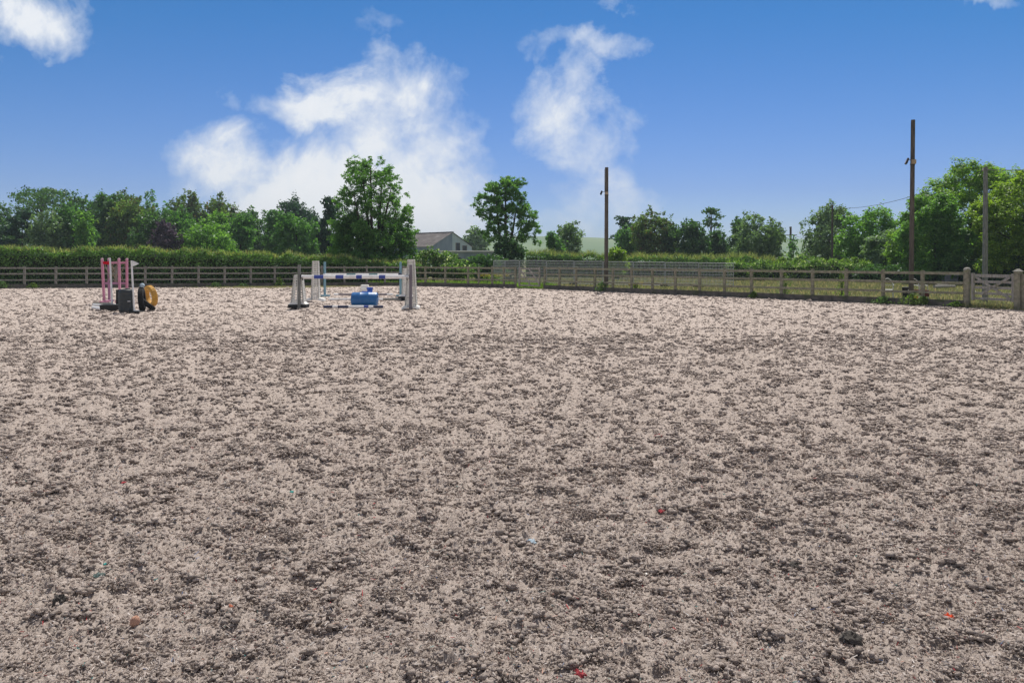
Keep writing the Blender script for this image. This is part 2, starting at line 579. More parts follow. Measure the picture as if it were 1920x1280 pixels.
# ------------------------------------------------------------------ sand
def fbm(x, y, seed, octv=3, gain=0.55):
    t, a, tot, f_ = 0.0, 1.0, 0.0, 1.0
    for i in range(octv):
        t = t + a * vnoise(x * f_ + 17.3 * i, y * f_ - 9.1 * i, seed + i)
        tot += a
        a *= gain
        f_ *= 2.13
    return t / tot


def sstep(n, a, b):
    t = np.clip((n - a) / (b - a), 0, 1)
    return t * t * (3 - 2 * t)


def sand_height(x, y, res):
    wx = x + 0.05 * (vnoise(x * 11, y * 11, 5) - 0.5) + 0.02 * (vnoise(x * 31, y * 31, 7) - 0.5)
    wy = y + 0.05 * (vnoise(x * 11 + 50, y * 11, 6) - 0.5) + 0.02 * (vnoise(x * 31 + 50, y * 31, 9) - 0.5)
    fade = lambda c: np.clip((c / np.maximum(res, 1e-6) - 1.0) / 1.5, 0.0, 1.0)
    far = np.clip((y - 7.0) / 9.0, 0, 1)
    h = 0.030 * (vnoise(x * 1.1, y * 1.1, 3) - 0.5) + 0.03 * (vnoise(x * 2.9, y * 2.9, 4) - 0.5)
    patch = 0.6 + 0.8 * vnoise(x * 0.7 + 9, y * 0.7, 8)
    a = fbm(wx / 0.24, wy / 0.22, 11, 3)
    h = h + patch * (0.030 * sstep(a, 0.38, 0.84) * (1 - far) + 0.022 * sstep(a, 0.60, 0.74) * far)
    b_ = fbm(wx / 0.115, wy / 0.11, 21, 3)
    h = h + patch * (0.018 * sstep(b_, 0.36, 0.84) * (1 - far) + 0.020 * sstep(b_, 0.56, 0.72) * far)
    c_ = fbm(wx / 0.055, wy / 0.055, 31, 2)
    h = h + 0.010 * np.maximum(fade(0.05), 0.4) * sstep(c_, 0.34, 0.76)
    h = h + 0.35 * fade(0.04) * bumps(wx, wy, 0.035, 40, 0.2, 0.5, 0.9)
    return h - 0.045


def build_sand():
    nx, y0, y1 = 1350, 1.3, 54.0
    ys = [y0]
    while ys[-1] < y1:
        ys.append(ys[-1] * (1 + (0.0030 if ys[-1] < 8 else 0.0019)))
    ys = np.array(ys)
    ny = len(ys) - 1
    ratio = np.append(np.diff(ys) / ys[:-1], 0.0019)
    us = np.linspace(-1, 1, nx + 1)
    hw = 0.74 * ys + 2.2
    X = (us[None, :] * hw[:, None])
    Y = np.repeat(ys[:, None], nx + 1, 1)
    # break the ruled rows
    Y = Y + (rng.random(Y.shape) - 0.5) * (ys * ratio * 0.8)[:, None]
    X = X + (rng.random(X.shape) - 0.5) * (2 * hw / nx * 0.8)[:, None]
    res = np.repeat((ys * ratio)[:, None], nx + 1, 1)
    Zh = sand_height(X, Y, res)
    yf = np.interp(X, FX, FY)
    edge = np.clip((yf - Y) / 0.8, 0, 1)
    Zh = Zh * (0.4 + 0.6 * edge)
    fine = (rng.random(Zh.shape) - 0.5) * np.clip(ys * 0.0007, 0.0015, 0.012)[:, None]
    Zh = Zh + fine
    # crumbs stand out along the slope, not just upwards
    gy, gx = np.gradient(Zh)
    gx = gx / np.maximum(np.gradient(X, axis=1), 1e-4)
    gy = gy / np.maximum(np.gradient(Y, axis=0), 1e-4)
    gl = np.sqrt(gx * gx + gy * gy + 1)
    crumb = (vnoise(X * 55 + 3 * Zh, Y * 55 + Zh * 160, 81) - 0.5) * 0.010 + (rng.random(Zh.shape) - 0.5) * 0.007
    crumb = crumb * np.clip(ys / 4.5, 0.8, 1.6)[:, None]
    V = np.stack([X - gx / gl * crumb, Y - gy / gl * crumb, Zh + crumb / gl], -1).reshape(-1, 3)
    a = np.arange((ny) * (nx + 1)).reshape(ny, nx + 1)[:, :-1]
    q = np.stack([a, a + 1, a + nx + 2, a + nx + 1], -1)
    cx = 0.25 * (X[:-1, :-1] + X[1:, 1:] + X[:-1, 1:] + X[1:, :-1])
    cy = 0.25 * (Y[:-1, :-1] + Y[1:, 1:] + Y[:-1, 1:] + Y[1:, :-1])
    keep = cy < np.interp(cx, FX, FY) + 0.02
    q = q[keep]
    used = np.zeros(len(V), bool)
    used[q.ravel()] = True
    remap = np.cumsum(used) - 1
    o = np_mesh('sand_arena', V[used], remap[q], M['sand'], smooth=True)
    tag(o, kind='structure')
    return o


m, k, o = new_mat('arena_sand')
v = coords(k)
nA = k.noise(v, 0.35, 4, 0.6)
nB = k.noise(v, 28, 6, 0.7)
nC = k.noise(v, 170, 3, 0.7)
f = k.m('ADD', k.m('MULTIPLY', nB, 0.55), k.m('MULTIPLY', nC, 0.45))
col = k.ramp(f, [(0.30, (0.31, 0.254, 0.222)), (0.50, (0.49, 0.423, 0.380)), (0.70, (0.645, 0.576, 0.533))])
col = k.mix(k.maprange(nA, 0.35, 0.65, 0.0, 0.35), col, (0.44, 0.38, 0.345))
nD = k.noise(v, 55, 2, 0.5)
col = k.mix(k.maprange(nD, 0.66, 0.74, 0, 0.4), col, (0.42, 0.24, 0.18))
ri = k.n('ShaderNodeNewGeometry').outputs['Random Per Island']
col = k.mix(1.0, col, k.ramp(ri, [(0.0, (0.80, 0.77, 0.74)), (0.5, (1.0, 0.99, 0.98)), (1.0, (1.15, 1.12, 1.10))]), 'MULTIPLY')
b = k.n('ShaderNodeBsdfPrincipled')
k.put(b.inputs['Base Color'], col)
b.inputs['Roughness'].default_value = 0.95
b.inputs['Specular IOR Level'].default_value = 0.08
bm = k.n('ShaderNodeBump')
bm.inputs['Strength'].default_value = 0.9
bm.inputs['Distance'].default_value = 0.012
k.put(bm.inputs['Height'], k.m('ADD', k.noise(v, 120, 5, 0.75, 0.6), k.m('MULTIPLY', nC, 0.5)))
bm2 = k.n('ShaderNodeBump')
bm2.inputs['Strength'].default_value = 0.5
bm2.inputs['Distance'].default_value = 0.05
k.put(bm2.inputs['Height'], k.noise(v, 15, 7, 0.62, 0.4))
k.t.links.new(bm2.outputs[0], bm.inputs['Normal'])
k.t.links.new(bm.outputs[0], b.inputs['Normal'])
k.t.links.new(b.outputs[0], o.inputs[0])
M['sand'] = m
build_sand()

# loose crumbs lying on the sand: small lumpy grains clotted into clods
def crumbs():
    t_ = (1 + 5 ** 0.5) / 2
    iv = np.array([(-1, t_, 0), (1, t_, 0), (-1, -t_, 0), (1, -t_, 0), (0, -1, t_), (0, 1, t_), (0, -1, -t_), (0, 1, -t_), (t_, 0, -1), (t_, 0, 1), (-t_, 0, -1), (-t_, 0, 1)], float)
    iv /= np.linalg.norm(iv[0])
    itri = np.array([(0, 11, 5), (0, 5, 1), (0, 1, 7), (0, 7, 10), (0, 10, 11), (1, 5, 9), (5, 11, 4), (11, 10, 2), (10, 7, 6), (7, 1, 8), (3, 9, 4), (3, 4, 2), (3, 2, 6), (3, 6, 8), (3, 8, 9), (4, 9, 5), (2, 4, 11), (6, 2, 10), (8, 6, 7), (9, 8, 1)])
    io = np.array([(1, 0, 0), (-1, 0, 0), (0, 1, 0), (0, -1, 0), (0, 0, 1), (0, 0, -1)], float)
    otri = np.array([(0, 2, 4), (2, 1, 4), (1, 3, 4), (3, 0, 4), (2, 0, 5), (1, 2, 5), (3, 1, 5), (0, 3, 5)])
    N = 720000
    y = 2.1 * np.exp(rng.random(N) * math.log(53 / 2.1))
    x = (rng.random(N) * 2 - 1) * (0.70 * y + 0.9)
    c1 = fbm(x / 0.085, y / 0.075, 121, 3)
    c2 = fbm(x / 0.13, y / 0.12, 131, 3)
    far = np.clip((y - 12) / 16.0, 0, 1)
    dens = (0.16 + 0.42 * sstep(c1, 0.40, 0.62)) * (1 - 0.18 * far) + (0.30 - 0.10 * far) * sstep(c2, 0.60, 0.70)
    keep = rng.random(N) < dens
    keep &= y < np.interp(x, FX, FY) - 0.12
    x, y, c1, c2, far = x[keep], y[keep], c1[keep], c2[keep], far[keep]
    n = len(x)
    big = sstep(c2, 0.60, 0.70)
    r = (0.0038 + 0.0072 * rng.random(n) ** 1.8) * (1 + 0.75 * big) * (y / 3.6) ** 0.48 * (1 - 0.15 * far)
    z = sand_height(x, y, y * 0.003) + r * (0.05 + 0.45 * rng.random(n)) + 0.026 * big * rng.random(n)
    # clods: heaps of crumbs, rounded and standing a few centimetres proud of the sand
    NC = 10500
    cyy = np.concatenate([2.1 + 16 * np.sqrt(rng.random(5200)), 15 + 34 * rng.random(NC - 5200) ** 0.8])
    cxx = (rng.random(NC) * 2 - 1) * (0.68 * cyy + 0.8)
    cR = (0.024 + 0.046 * rng.random(NC) ** 2.4) * np.where(cyy > 15, 1.12, 1.0)
    gate = fbm(cxx / 0.7, cyy / 0.7, 151, 2)
    ok_ = (rng.random(NC) < 0.55 + 0.4 * sstep(gate, 0.4, 0.65)) & (cyy < np.interp(cxx, FX, FY) - 0.3)
    cxx, cyy, cR = cxx[ok_], cyy[ok_], cR[ok_]
    cr0 = 0.0058 * (cyy / 3.6) ** 0.55
    cnt = np.clip(1.5 * 2 * cR ** 2 / cr0 ** 2 * 0.55, 7, 170).astype(int)
    ii = np.repeat(np.arange(len(cxx)), cnt)
    m_ = len(ii)
    hz_ = rng.random(m_)
    ang = rng.random(m_) * 6.283
    rad = np.sqrt(1 - hz_ ** 2) * (0.8 + 0.45 * rng.random(m_)) * (1 + 0.35 * np.sin(ang * 2 + ii * 1.7) * np.cos(ang + ii))
    px_ = cxx[ii] + cR[ii] * rad * np.cos(ang) * 1.25
    py_ = cyy[ii] + cR[ii] * rad * np.sin(ang)
    base_ = sand_height(cxx, cyy, cyy * 0.003)[ii]
    pz_ = base_ - 0.008 + cR[ii] * hz_ * 0.85 + 0.004 * rng.normal(size=m_)
    pr_ = cr0[ii] * (0.65 + 1.0 * rng.random(m_) ** 1.6) * np.where(cyy[ii] > 15, 1.5, 1.0)
    x, y, z, r = np.concatenate([x, px_]), np.concatenate([y, py_]), np.concatenate([z, pz_]), np.concatenate([r, pr_])
    near = y < 9

    def batch(sel, iv_, itri_, name):
        xx, yy, zz, rr = x[sel], y[sel], z[sel], r[sel]
        nn = len(xx)
        kv = len(iv_)
        v = iv_[None] * (0.55 + 0.85 * rng.random((nn, kv, 1)))
        sc = np.stack([rr * (0.8 + 0.7 * rng.random(nn)), rr * (0.8 + 0.6 * rng.random(nn)), rr * (0.50 + 0.32 * rng.random(nn))], 1)
        v = v * sc[:, None, :]
        an = rng.random(nn) * 6.283
        ca, sa = np.cos(an)[:, None], np.sin(an)[:, None]
        vx, vy = v[..., 0] * ca - v[..., 1] * sa, v[..., 0] * sa + v[..., 1] * ca
        v = np.stack([vx + xx[:, None], vy + yy[:, None], v[..., 2] + zz[:, None]], -1).reshape(-1, 3)
        tri = (itri_[None] + (np.arange(nn) * kv)[:, None, None]).reshape(-1, 3)
        tag(np_mesh(name, v, tri, M['sand'], smooth=True), kind='stuff')

    cx_, cy_, cz_, cr_ = [np.repeat(q_[y < 7.5], 4) for q_ in (x, y, z, r)]
    d_ = rng.normal(size=(len(cx_), 3))
    d_ /= np.linalg.norm(d_, axis=1, keepdims=True)
    d_[:, 2] = np.abs(d_[:, 2]) * 0.6
    pc = np.stack([cx_, cy_, cz_], 1) + d_ * (cr_ * 0.95)[:, None]
    batch(near, iv, itri, 'sand_crumbs')
    batch(~near, io * 1.15, otri, 'sand_crumbs')
    return pc, d_, cr_


FUZZ = crumbs()

m, k, o = new_mat('sand_fibre')
g_ = k.n('ShaderNodeNewGeometry')
rn = g_.outputs['Random Per Island']
col = k.ramp(rn, [(0.0, (0.26, 0.21, 0.18)), (0.3, (0.42, 0.355, 0.315)), (0.6, (0.56, 0.49, 0.45)), (0.86, (0.64, 0.59, 0.56)), (0.955, (0.62, 0.38, 0.30)), (0.972, (0.40, 0.05, 0.06)), (0.98, (0.08, 0.25, 0.25)), (0.987, (0.14, 0.20, 0.34)), (0.993, (0.75, 0.74, 0.72))], 'CONSTANT')
b = k.n('ShaderNodeBsdfDiffuse')
k.put(b.inputs[0], col)
k.t.links.new(b.outputs[0], o.inputs[0])
NF = 90000
fy = np.minimum(2.2 + np.abs(rng.normal(size=NF)) * 3.6, 2.2 + 16 * rng.random(NF))
fx = (rng.random(NF) * 2 - 1) * (0.70 * fy + 1.0)
fz = sand_height(fx, fy, fy * 0.003)
fd = rng.normal(size=(NF, 3)) * np.array([1, 1, 0.4])
fd /= np.linalg.norm(fd, axis=1, keepdims=True)
fs = np.cross(fd, rng.normal(size=(NF, 3)))
fs /= np.linalg.norm(fs, axis=1, keepdims=True)
fl = (0.008 + 0.022 * rng.random(NF) ** 2)[:, None] * (0.75 + fy[:, None] * 0.06)
fw = (0.0016 + 0.0022 * rng.random(NF))[:, None] * (0.75 + fy[:, None] * 0.10)
fp = np.stack([fx, fy, fz + 0.012], 1)
# short fibres sticking out of the clods
fz_p, fz_d, fz_r = FUZZ
n2_ = len(fz_p)
d2 = fz_d * 0.4 + rng.normal(size=(n2_, 3)) * np.array([0.6, 0.6, 0.35])
d2 /= np.linalg.norm(d2, axis=1, keepdims=True)
s2 = np.cross(d2, rng.normal(size=(n2_, 3)))
s2 /= np.linalg.norm(s2, axis=1, keepdims=True)
fp, fd, fs = np.concatenate([fp, fz_p]), np.concatenate([fd, d2]), np.concatenate([fs, s2])
fl = np.concatenate([fl, (fz_r * (0.7 + 1.1 * rng.random(n2_)))[:, None]])
fw = np.concatenate([fw, (0.0018 + 0.0018 * rng.random(n2_))[:, None]])
NF = len(fp)
bend = rng.normal(size=(NF, 3)) * fl * 0.25
fv = np.stack([fp - fd * fl / 2 - fs * fw / 2, fp - fd * fl / 2 + fs * fw / 2, fp + fd * fl / 2 + bend + fs * fw / 2, fp + fd * fl / 2 + bend - fs * fw / 2], 1).reshape(-1, 3)
tag(np_mesh('sand_fibres', fv, np.arange(4 * NF).reshape(NF, 4), m), kind='stuff')

# ------------------------------------------------------------------ grass ground and hills
m, k, o = new_mat('paddock_grass')
v = coords(k)
n1 = k.noise(v, 0.25, 6, 0.65)
n2 = k.noise(v, 5.0, 6, 0.7)
col = k.ramp(k.m('ADD', k.m('MULTIPLY', n1, 0.6), k.m('MULTIPLY', n2, 0.4)), [(0.36, (0.11, 0.13, 0.05)), (0.5, (0.19, 0.19, 0.085)), (0.62, (0.29, 0.25, 0.15))])
b = k.n('ShaderNodeBsdfPrincipled')
k.put(b.inputs['Base Color'], col)
b.inputs['Roughness'].default_value = 0.95
b.inputs['Specular IOR Level'].default_value = 0.1
bm = k.n('ShaderNodeBump')
bm.inputs['Strength'].default_value = 0.8
bm.inputs['Distance'].default_value = 0.05
k.put(bm.inputs['Height'], k.noise(v, 14, 6, 0.7))
k.t.links.new(bm.outputs[0], b.inputs['Normal'])
k.t.links.new(b.outputs[0], o.inputs[0])
M['paddock'] = m

gm = MB()
xs = [-2600, -700, -200, -70, -25, 0, 25, 70, 200, 700, 2600]
ysr = [-60, -5, 15, 40, 70, 150, 400, 900, 1500]
for yy in ysr:
    for xx in xs:
        gm.v.append((xx, yy, -0.09))
for j in range(len(ysr) - 1):
    for i in range(len(xs) - 1):
        a = j * len(xs) + i
        gm.f.append((a, a + 1, a + 1 + len(xs), a + len(xs)))
        gm.mi.append(0)
tag(gm.build('ground', M['paddock']), kind='structure')

m, k, o = new_mat('hill_grass')
v = coords(k)
n1 = k.noise(v, 0.004, 4, 0.6)
col = k.ramp(n1, [(0.35, (0.10, 0.17, 0.06)), (0.65, (0.20, 0.26, 0.09))])
b = k.n('ShaderNodeBsdfDiffuse')
k.put(b.inputs[0], col)
k.t.links.new(b.outputs[0], o.inputs[0])
hx = np.linspace(-2600, 2600, 131)
hy = np.linspace(900, 2000, 23)
HX, HY = np.meshgrid(hx, hy)
t = np.clip((HY - 900) / 700, 0, 1)
prof = (3 * t ** 2 - 2 * t ** 3)
HZ = prof * (40 + 14 * (vnoise(HX / 420 + 3, HY / 700, 71) - 0.5) * 2 + 5 * (vnoise(HX / 130, HY / 160, 72) - 0.5)) - 0.5
nxh, nyh = len(hx), len(hy)
a = np.arange((nyh - 1) * nxh).reshape(nyh - 1, nxh)[:, :-1]
q = np.stack([a, a + 1, a + nxh + 1, a + nxh], -1).reshape(-1, 4)
tag(np_mesh('hills', np.stack([HX, HY, HZ], -1).reshape(-1, 3), q, m, smooth=True), kind='structure')


# ------------------------------------------------------------------ foliage
def unit(n):
    v_ = rng.normal(size=(n, 3))
    return v_ / np.linalg.norm(v_, axis=1, keepdims=True)


def leaf_quads(name, pts, out_dir, size, mat, parent, asp=0.62, up=0.35, rand=0.8, outw=0.45):
    n = len(pts)
    nr = unit(n) * rand + out_dir * outw
    nr[:, 2] += up
    nr /= np.linalg.norm(nr, axis=1, keepdims=True) + 1e-9
    t_ = np.cross(nr, unit(n))
    t_ /= np.linalg.norm(t_, axis=1, keepdims=True) + 1e-9
    b_ = np.cross(nr, t_)
    s_ = (size * (0.65 + 0.7 * rng.random(n)))[:, None]
    fold = nr * s_ * 0.12
    V_ = np.stack([pts - t_ * s_ * 0.5, pts + b_ * s_ * asp * 0.5 + fold, pts + t_ * s_ * 0.5, pts - b_ * s_ * asp * 0.5 + fold], 1).reshape(-1, 3)
    q_ = np.arange(4 * n).reshape(n, 4)
    return np_mesh(name, V_, q_, mat, parent)


def blades(name, pts, height, width, mat, parent, lean=0.35):
    n = len(pts)
    a = rng.random(n) * 2 * math.pi
    d = np.stack([np.cos(a), np.sin(a), np.zeros(n)], 1)
    h_ = (height * (0.5 + 0.9 * rng.random(n)))[:, None]
    l_ = np.stack([rng.normal(size=n) * lean, rng.normal(size=n) * lean, np.ones(n)], 1) * h_
    w_ = width * (0.6 + 0.8 * rng.random(n))[:, None]
    V_ = np.stack([pts - d * w_ / 2, pts + d * w_ / 2, pts + l_ * 0.6 + d * w_ * 0.4, pts + l_ - d * w_ * 0.05], 1).reshape(-1, 3)
    return np_mesh(name, V_, np.arange(4 * n).reshape(n, 4), mat, parent)


def clump_points(clumps, n, sub=14, tight=0.17):
    """leaf positions in a set of ellipsoid clumps; each clump holds several twigs' worth of leaves"""
    wts = np.array([c[1][0] * c[1][2] + 0.5 * c[1][0] * c[1][1] for c in clumps])
    cnt = np.maximum(3, (wts / wts.sum() * n).astype(int))
    P_, O_ = [], []
    for (c, r), m_ in zip(clumps, cnt):
        r = np.array(r)
        ns = max(4, int(sub))
        d = unit(ns)
        rr = rng.random(ns) ** 0.33
        twig = d * rr[:, None]
        idx = rng.integers(0, ns, m_)
        loc = twig[idx] + rng.normal(size=(m_, 3)) * tight
        P_.append(np.array(c) + loc * r)
        o_ = loc / (np.linalg.norm(loc, axis=1, keepdims=True) + 1e-6)
        O_.append(o_)
    return np.concatenate(P_), np.concatenate(O_)


def crown_clumps(kind, cx, cy, z0, z1, hw, seed):
    r_ = np.random.default_rng(seed)
    hh = (z1 - z0) / 2
    zc = (z0 + z1) / 2
    cl = []
    if kind == 'broad':
        cl.append(((cx, cy, zc - 0.1 * hh), (hw * 0.70, hw * 0.70, hh * 0.78)))
        cl.append(((cx, cy, zc - 0.45 * hh), (hw * 0.80, hw * 0.80, hh * 0.52)))
        for i in range(30):
            th = r_.random() * 2 * math.pi
            ph = r_.uniform(-0.9, 1.0)
            c = math.sqrt(max(0, 1 - ph * ph))
            k_ = r_.uniform(0.55, 0.70)
            s_ = r_.uniform(0.26, 0.42)
            cl.append(((cx + math.cos(th) * c * hw * k_, cy + math.sin(th) * c * hw * k_, zc + ph * hh * k_), (hw * s_, hw * s_, hh * s_ * r_.uniform(0.75, 1.0))))
    elif kind == 'tall':
        cl.append(((cx, cy, z0 + hh * 0.8), (hw * 0.7, hw * 0.7, hh * 0.8)))
        for i in range(22):
            f_ = r_.uniform(0, 1)
            w_ = hw * (1 - 0.55 * f_) * 0.7
            th = r_.random() * 2 * math.pi
            s_ = hw * r_.uniform(0.26, 0.45)
            cl.append(((cx + math.cos(th) * w_ * 0.8, cy + math.sin(th) * w_ * 0.8, z0 + (z1 - z0) * (0.08 + 0.82 * f_)), (s_, s_, s_ * 0.95)))
    elif kind == 'pine':
        for i in range(20):
            f_ = r_.uniform(0.0, 1.0)
            w_ = hw * (0.92 - 0.45 * max(0, f_ - 0.55) / 0.45)
            th = r_.random() * 2 * math.pi
            q_ = r_.uniform(0.2, 0.8)
            s_ = hw * r_.uniform(0.24, 0.40)
            cl.append(((cx + math.cos(th) * w_ * q_, cy + math.sin(th) * w_ * q_, z0 + (z1 - z0) * (0.15 + 0.75 * f_)), (s_, s_, s_ * 0.42)))
    elif kind == 'cedar':
        for i in range(26):
            f_ = i / 26
            w_ = hw * (1.0 - 0.75 * f_)
            th = r_.random() * 2 * math.pi
            s_ = hw * r_.uniform(0.28, 0.42) * (1 - 0.4 * f_)
            cl.append(((cx + math.cos(th) * w_ * 0.65, cy + math.sin(th) * w_ * 0.65, z0 + (z1 - z0) * (0.05 + 0.9 * f_)), (s_, s_, s_ * 0.33)))
    elif kind == 'lime':
        cl.append(((cx, cy, zc - 0.08 * hh), (hw * 0.54, hw * 0.54, hh * 0.78)))
        cl.append(((cx, cy, zc - 0.5 * hh), (hw * 0.62, hw * 0.62, hh * 0.44)))
        for i in range(74):
            th = r_.random() * 2 * math.pi
            ph = r_.uniform(-0.98, 0.98)
            c = math.sqrt(max(0, 1 - ph * ph)) if ph > 0 else 1 - 0.15 * abs(ph)
            k_ = r_.uniform(0.62, 0.86)
            s_ = r_.uniform(0.15, 0.27)
            cl.append(((cx + math.cos(th) * c * hw * k_, cy + math.sin(th) * c * hw * k_, zc + ph * hh * k_), (hw * s_, hw * s_, hw * s_ * r_.uniform(0.5, 0.78))))
    return cl


def trunk_mb(base, top, r0, targets=(), seed=1, n=9):
    r_ = random.Random(seed)
    mb = MB()
    base, top = Vector(base), Vector(top)
    pts, rad = [], []
    for i in range(7):
        f_ = i / 6
        p = base.lerp(top, f_) + Vector((r_.uniform(-1, 1), r_.uniform(-1, 1), 0)) * (0.10 * r0 * 4 * f_ * (1 - f_) * 4)
        pts.append(p)
        rad.append(r0 * (1.25 if i == 0 else 1) * (1 - 0.72 * f_))
    mb.path(pts, rad, n)
    for tg in targets:
        tg = Vector(tg)
        f_ = min(0.9, max(0.18, (tg.z - base.z) / max(0.1, (top.z - base.z)) - r_.uniform(0.18, 0.35)))
        s_ = base.lerp(top, f_)
        rr = r0 * (1 - 0.72 * f_) * 0.55
        mid = s_.lerp(tg, 0.5) + Vector((0, 0, (tg - s_).length * 0.08))
        mb.path([s_, mid, tg], [rr, rr * 0.6, rr * 0.22], 6)
    return mb


def tree(name, label, px, top, wpx, Z, kind, leaf, bottom=None, cover=9.0, ls=None, group=None, z0=None, seed=None, cat='tree', trunk_r=None, sub=14, tight=0.17, nlimb=6, up=0.35):
    """a tree given by where its crown stands in the photograph and how far off it is"""
    s_ = seed if seed is not None else int(px * 7 + top)
    if group == WOOD:
        wpx = wpx * 1.14
    c = P(px, top, Z)
    hw = wpx / 2 * MPX(Z)
    zt = c.z
    zb = z0 if z0 is not None else max(0.2, P(px, bottom, Z).z if bottom else 0.3)
    root = thing(name, label, cat, (c.x, Z, -0.09), 0, group)
    cl = crown_clumps(kind, 0, 0, zb + 0.09, zt + 0.09, hw, s_)
    # stretch so that the crown really reaches its measured outline
    hi = max(q_[0][2] + q_[1][2] for q_ in cl)
    lo = min(q_[0][2] - q_[1][2] for q_ in cl)
    ext = max(max(abs(q_[0][0]) + q_[1][0] for q_ in cl), 1e-3)
    kz = (zt - zb) / (hi - lo)
    kx = hw / ext * (1.0 if kind == 'pine' else 1.12)
    kz *= 1.0 if kind == 'pine' else 1.05
    cl = [((q_[0][0] * kx, q_[0][1] * kx, zb + 0.09 + (q_[0][2] - lo) * kz), (q_[1][0] * kx, q_[1][1] * kx, q_[1][2] * kz)) for q_ in cl]
    leafsize = ls or max(0.17, 2.5 / (796.0 / Z))
    cover = cover * 1.45
    n = int(cover * (zt - zb) * 2 * hw / leafsize ** 2 / 0.62)
    pts, od = clump_points(cl, n, sub, 0.135 if kind == 'broad' else tight)
    pts[:, 2] = np.maximum(pts[:, 2], 0.15)
    leaf_quads('crown', pts, od, leafsize, L[leaf], root, up=0.65 if kind == 'lime' else up, rand=0.6 if kind == 'lime' else 0.8)
    r_ = random.Random(s_)
    tg = [q_[0] for q_ in r_.sample(cl, min(nlimb, len(cl)))]
    tr = trunk_r or max(0.12, 0.022 * (zt))
    trunk_mb((0, 0, 0), (0, 0, zb + 0.72 * (zt - zb)), tr, tg, s_).build('trunk', M['bark'], root, smooth=True)
    return root


WOOD = 'trees of the wood behind the left hedge'
tree('pine_tree', 'tall dark spreading pine with sky showing through, at the left end of the wood', 78, 348, 140, 125, 'pine', 'dark', bottom=408, cover=3.4, group=WOOD, nlimb=14, trunk_r=0.32)
tree('broadleaf_tree', 'dark tree cut off by the left edge of the photo', -2, 384, 40, 105, 'broad', 'dark', group=WOOD)
tree('broadleaf_tree', 'dark rounded crown just right of the spreading pine on the skyline', 148, 366, 64, 120, 'broad', 'dark', group=WOOD)
tree('broadleaf_tree', 'dull green narrow crown between the pine group and the two dark conical trees', 186, 372, 50, 118, 'tall', 'mid', group=WOOD)
tree('broadleaf_tree', 'low shaded tree under the left end of the spreading pine by the photo edge', 22, 415, 66, 100, 'broad', 'dark', group=WOOD)
tree('cedar_tree', 'low dark layered cedar below the spreading pine', 42, 402, 96, 92, 'cedar', 'pine', group=WOOD, cover=11)
tree('broadleaf_tree', 'pale green bushy tree right of the layered cedar', 92, 396, 62, 88, 'broad', 'grey', group=WOOD)
tree('broadleaf_tree', 'bushy green tree with a paler yellowish right flank near the left hedge', 137, 386, 74, 90, 'broad', 'mid', group=WOOD)
tree('birch_tree', 'small yellow green tree in front of the bushy green one', 160, 402, 34, 86, 'tall', 'bright', group=WOOD)
tree('broadleaf_tree', 'tall dark blue green tree with a broken top, left of the twin skyline crowns', 196, 369, 84, 100, 'tall', 'dark', group=WOOD, cover=11)
tree('broadleaf_tree', 'wide dark tree with an olive tinted top behind the pink jump stands', 250, 376, 92, 98, 'broad', 'brownish', group=WOOD)
tree('oak_tree', 'oak crown on the skyline above the pink jump stands', 236, 361, 70, 125, 'broad', 'brownish', group=WOOD)
tree('oak_tree', 'oak crown on the skyline right above the copper tree', 290, 365, 58, 125, 'broad', 'mid', group=WOOD)
tree('beech_tree', 'greyish purple copper tree standing above the hedge', 315, 416, 52, 78, 'broad', 'purple', group=WOOD, cover=11)
tree('broadleaf_tree', 'light green tree right behind the copper tree', 338, 390, 58, 95, 'broad', 'mid', group=WOOD)
tree('oak_tree', 'tallest oak on the skyline, left of two matching crowns', 354, 360, 66, 128, 'broad', 'brownish', group=WOOD)
tree('oak_tree', 'wide skyline oak whose crown slopes down to the right', 408, 369, 84, 128, 'broad', 'brownish', group=WOOD)
tree('broadleaf_tree', 'low wide bright green tree close behind the hedge', 388, 419, 92, 80, 'broad', 'bright', group=WOOD)
tree('broadleaf_tree', 'rounded light green tree above the low wide bright one', 404, 396, 60, 92, 'broad', 'bright', group=WOOD)
tree('broadleaf_tree', 'narrow egg shaped green tree in the middle of the wood', 450, 403, 52, 88, 'tall', 'mid', group=WOOD, cover=11)
tree('broadleaf_tree', 'dark tree behind the narrow egg shaped one', 484, 390, 76, 105, 'broad', 'dark', group=WOOD)
tree('broadleaf_tree', 'dim green tree between the dark one and the big round one', 522, 396, 54, 98, 'tall', 'mid', group=WOOD)
tree('conifer_tree', 'dark blue green conifer dome rising over the wood', 551, 371, 86, 118, 'broad', 'pine', group=WOOD, cover=10)
tree('broadleaf_tree', 'big round fresh green tree left of the tall ash', 556, 399, 76, 84, 'broad', 'mid', group=WOOD, cover=11)
tree('conifer_tree', 'slim dark conifer half behind the tall ash', 614, 375, 52, 88, 'tall', 'pine', group=WOOD, cover=11)
tree('broadleaf_tree', 'dark tree filling the gap between round tree and slim conifer', 590, 410, 44, 100, 'broad', 'dark', group=WOOD)
tree('broadleaf_tree', 'shaded tree low in the wood above the hedge left of the copper tree', 282, 400, 70, 92, 'broad', 'dark', group=WOOD)
tree('broadleaf_tree', 'shaded tree between the egg shaped and low bright green trees', 430, 412, 50, 100, 'broad', 'dark', group=WOOD)

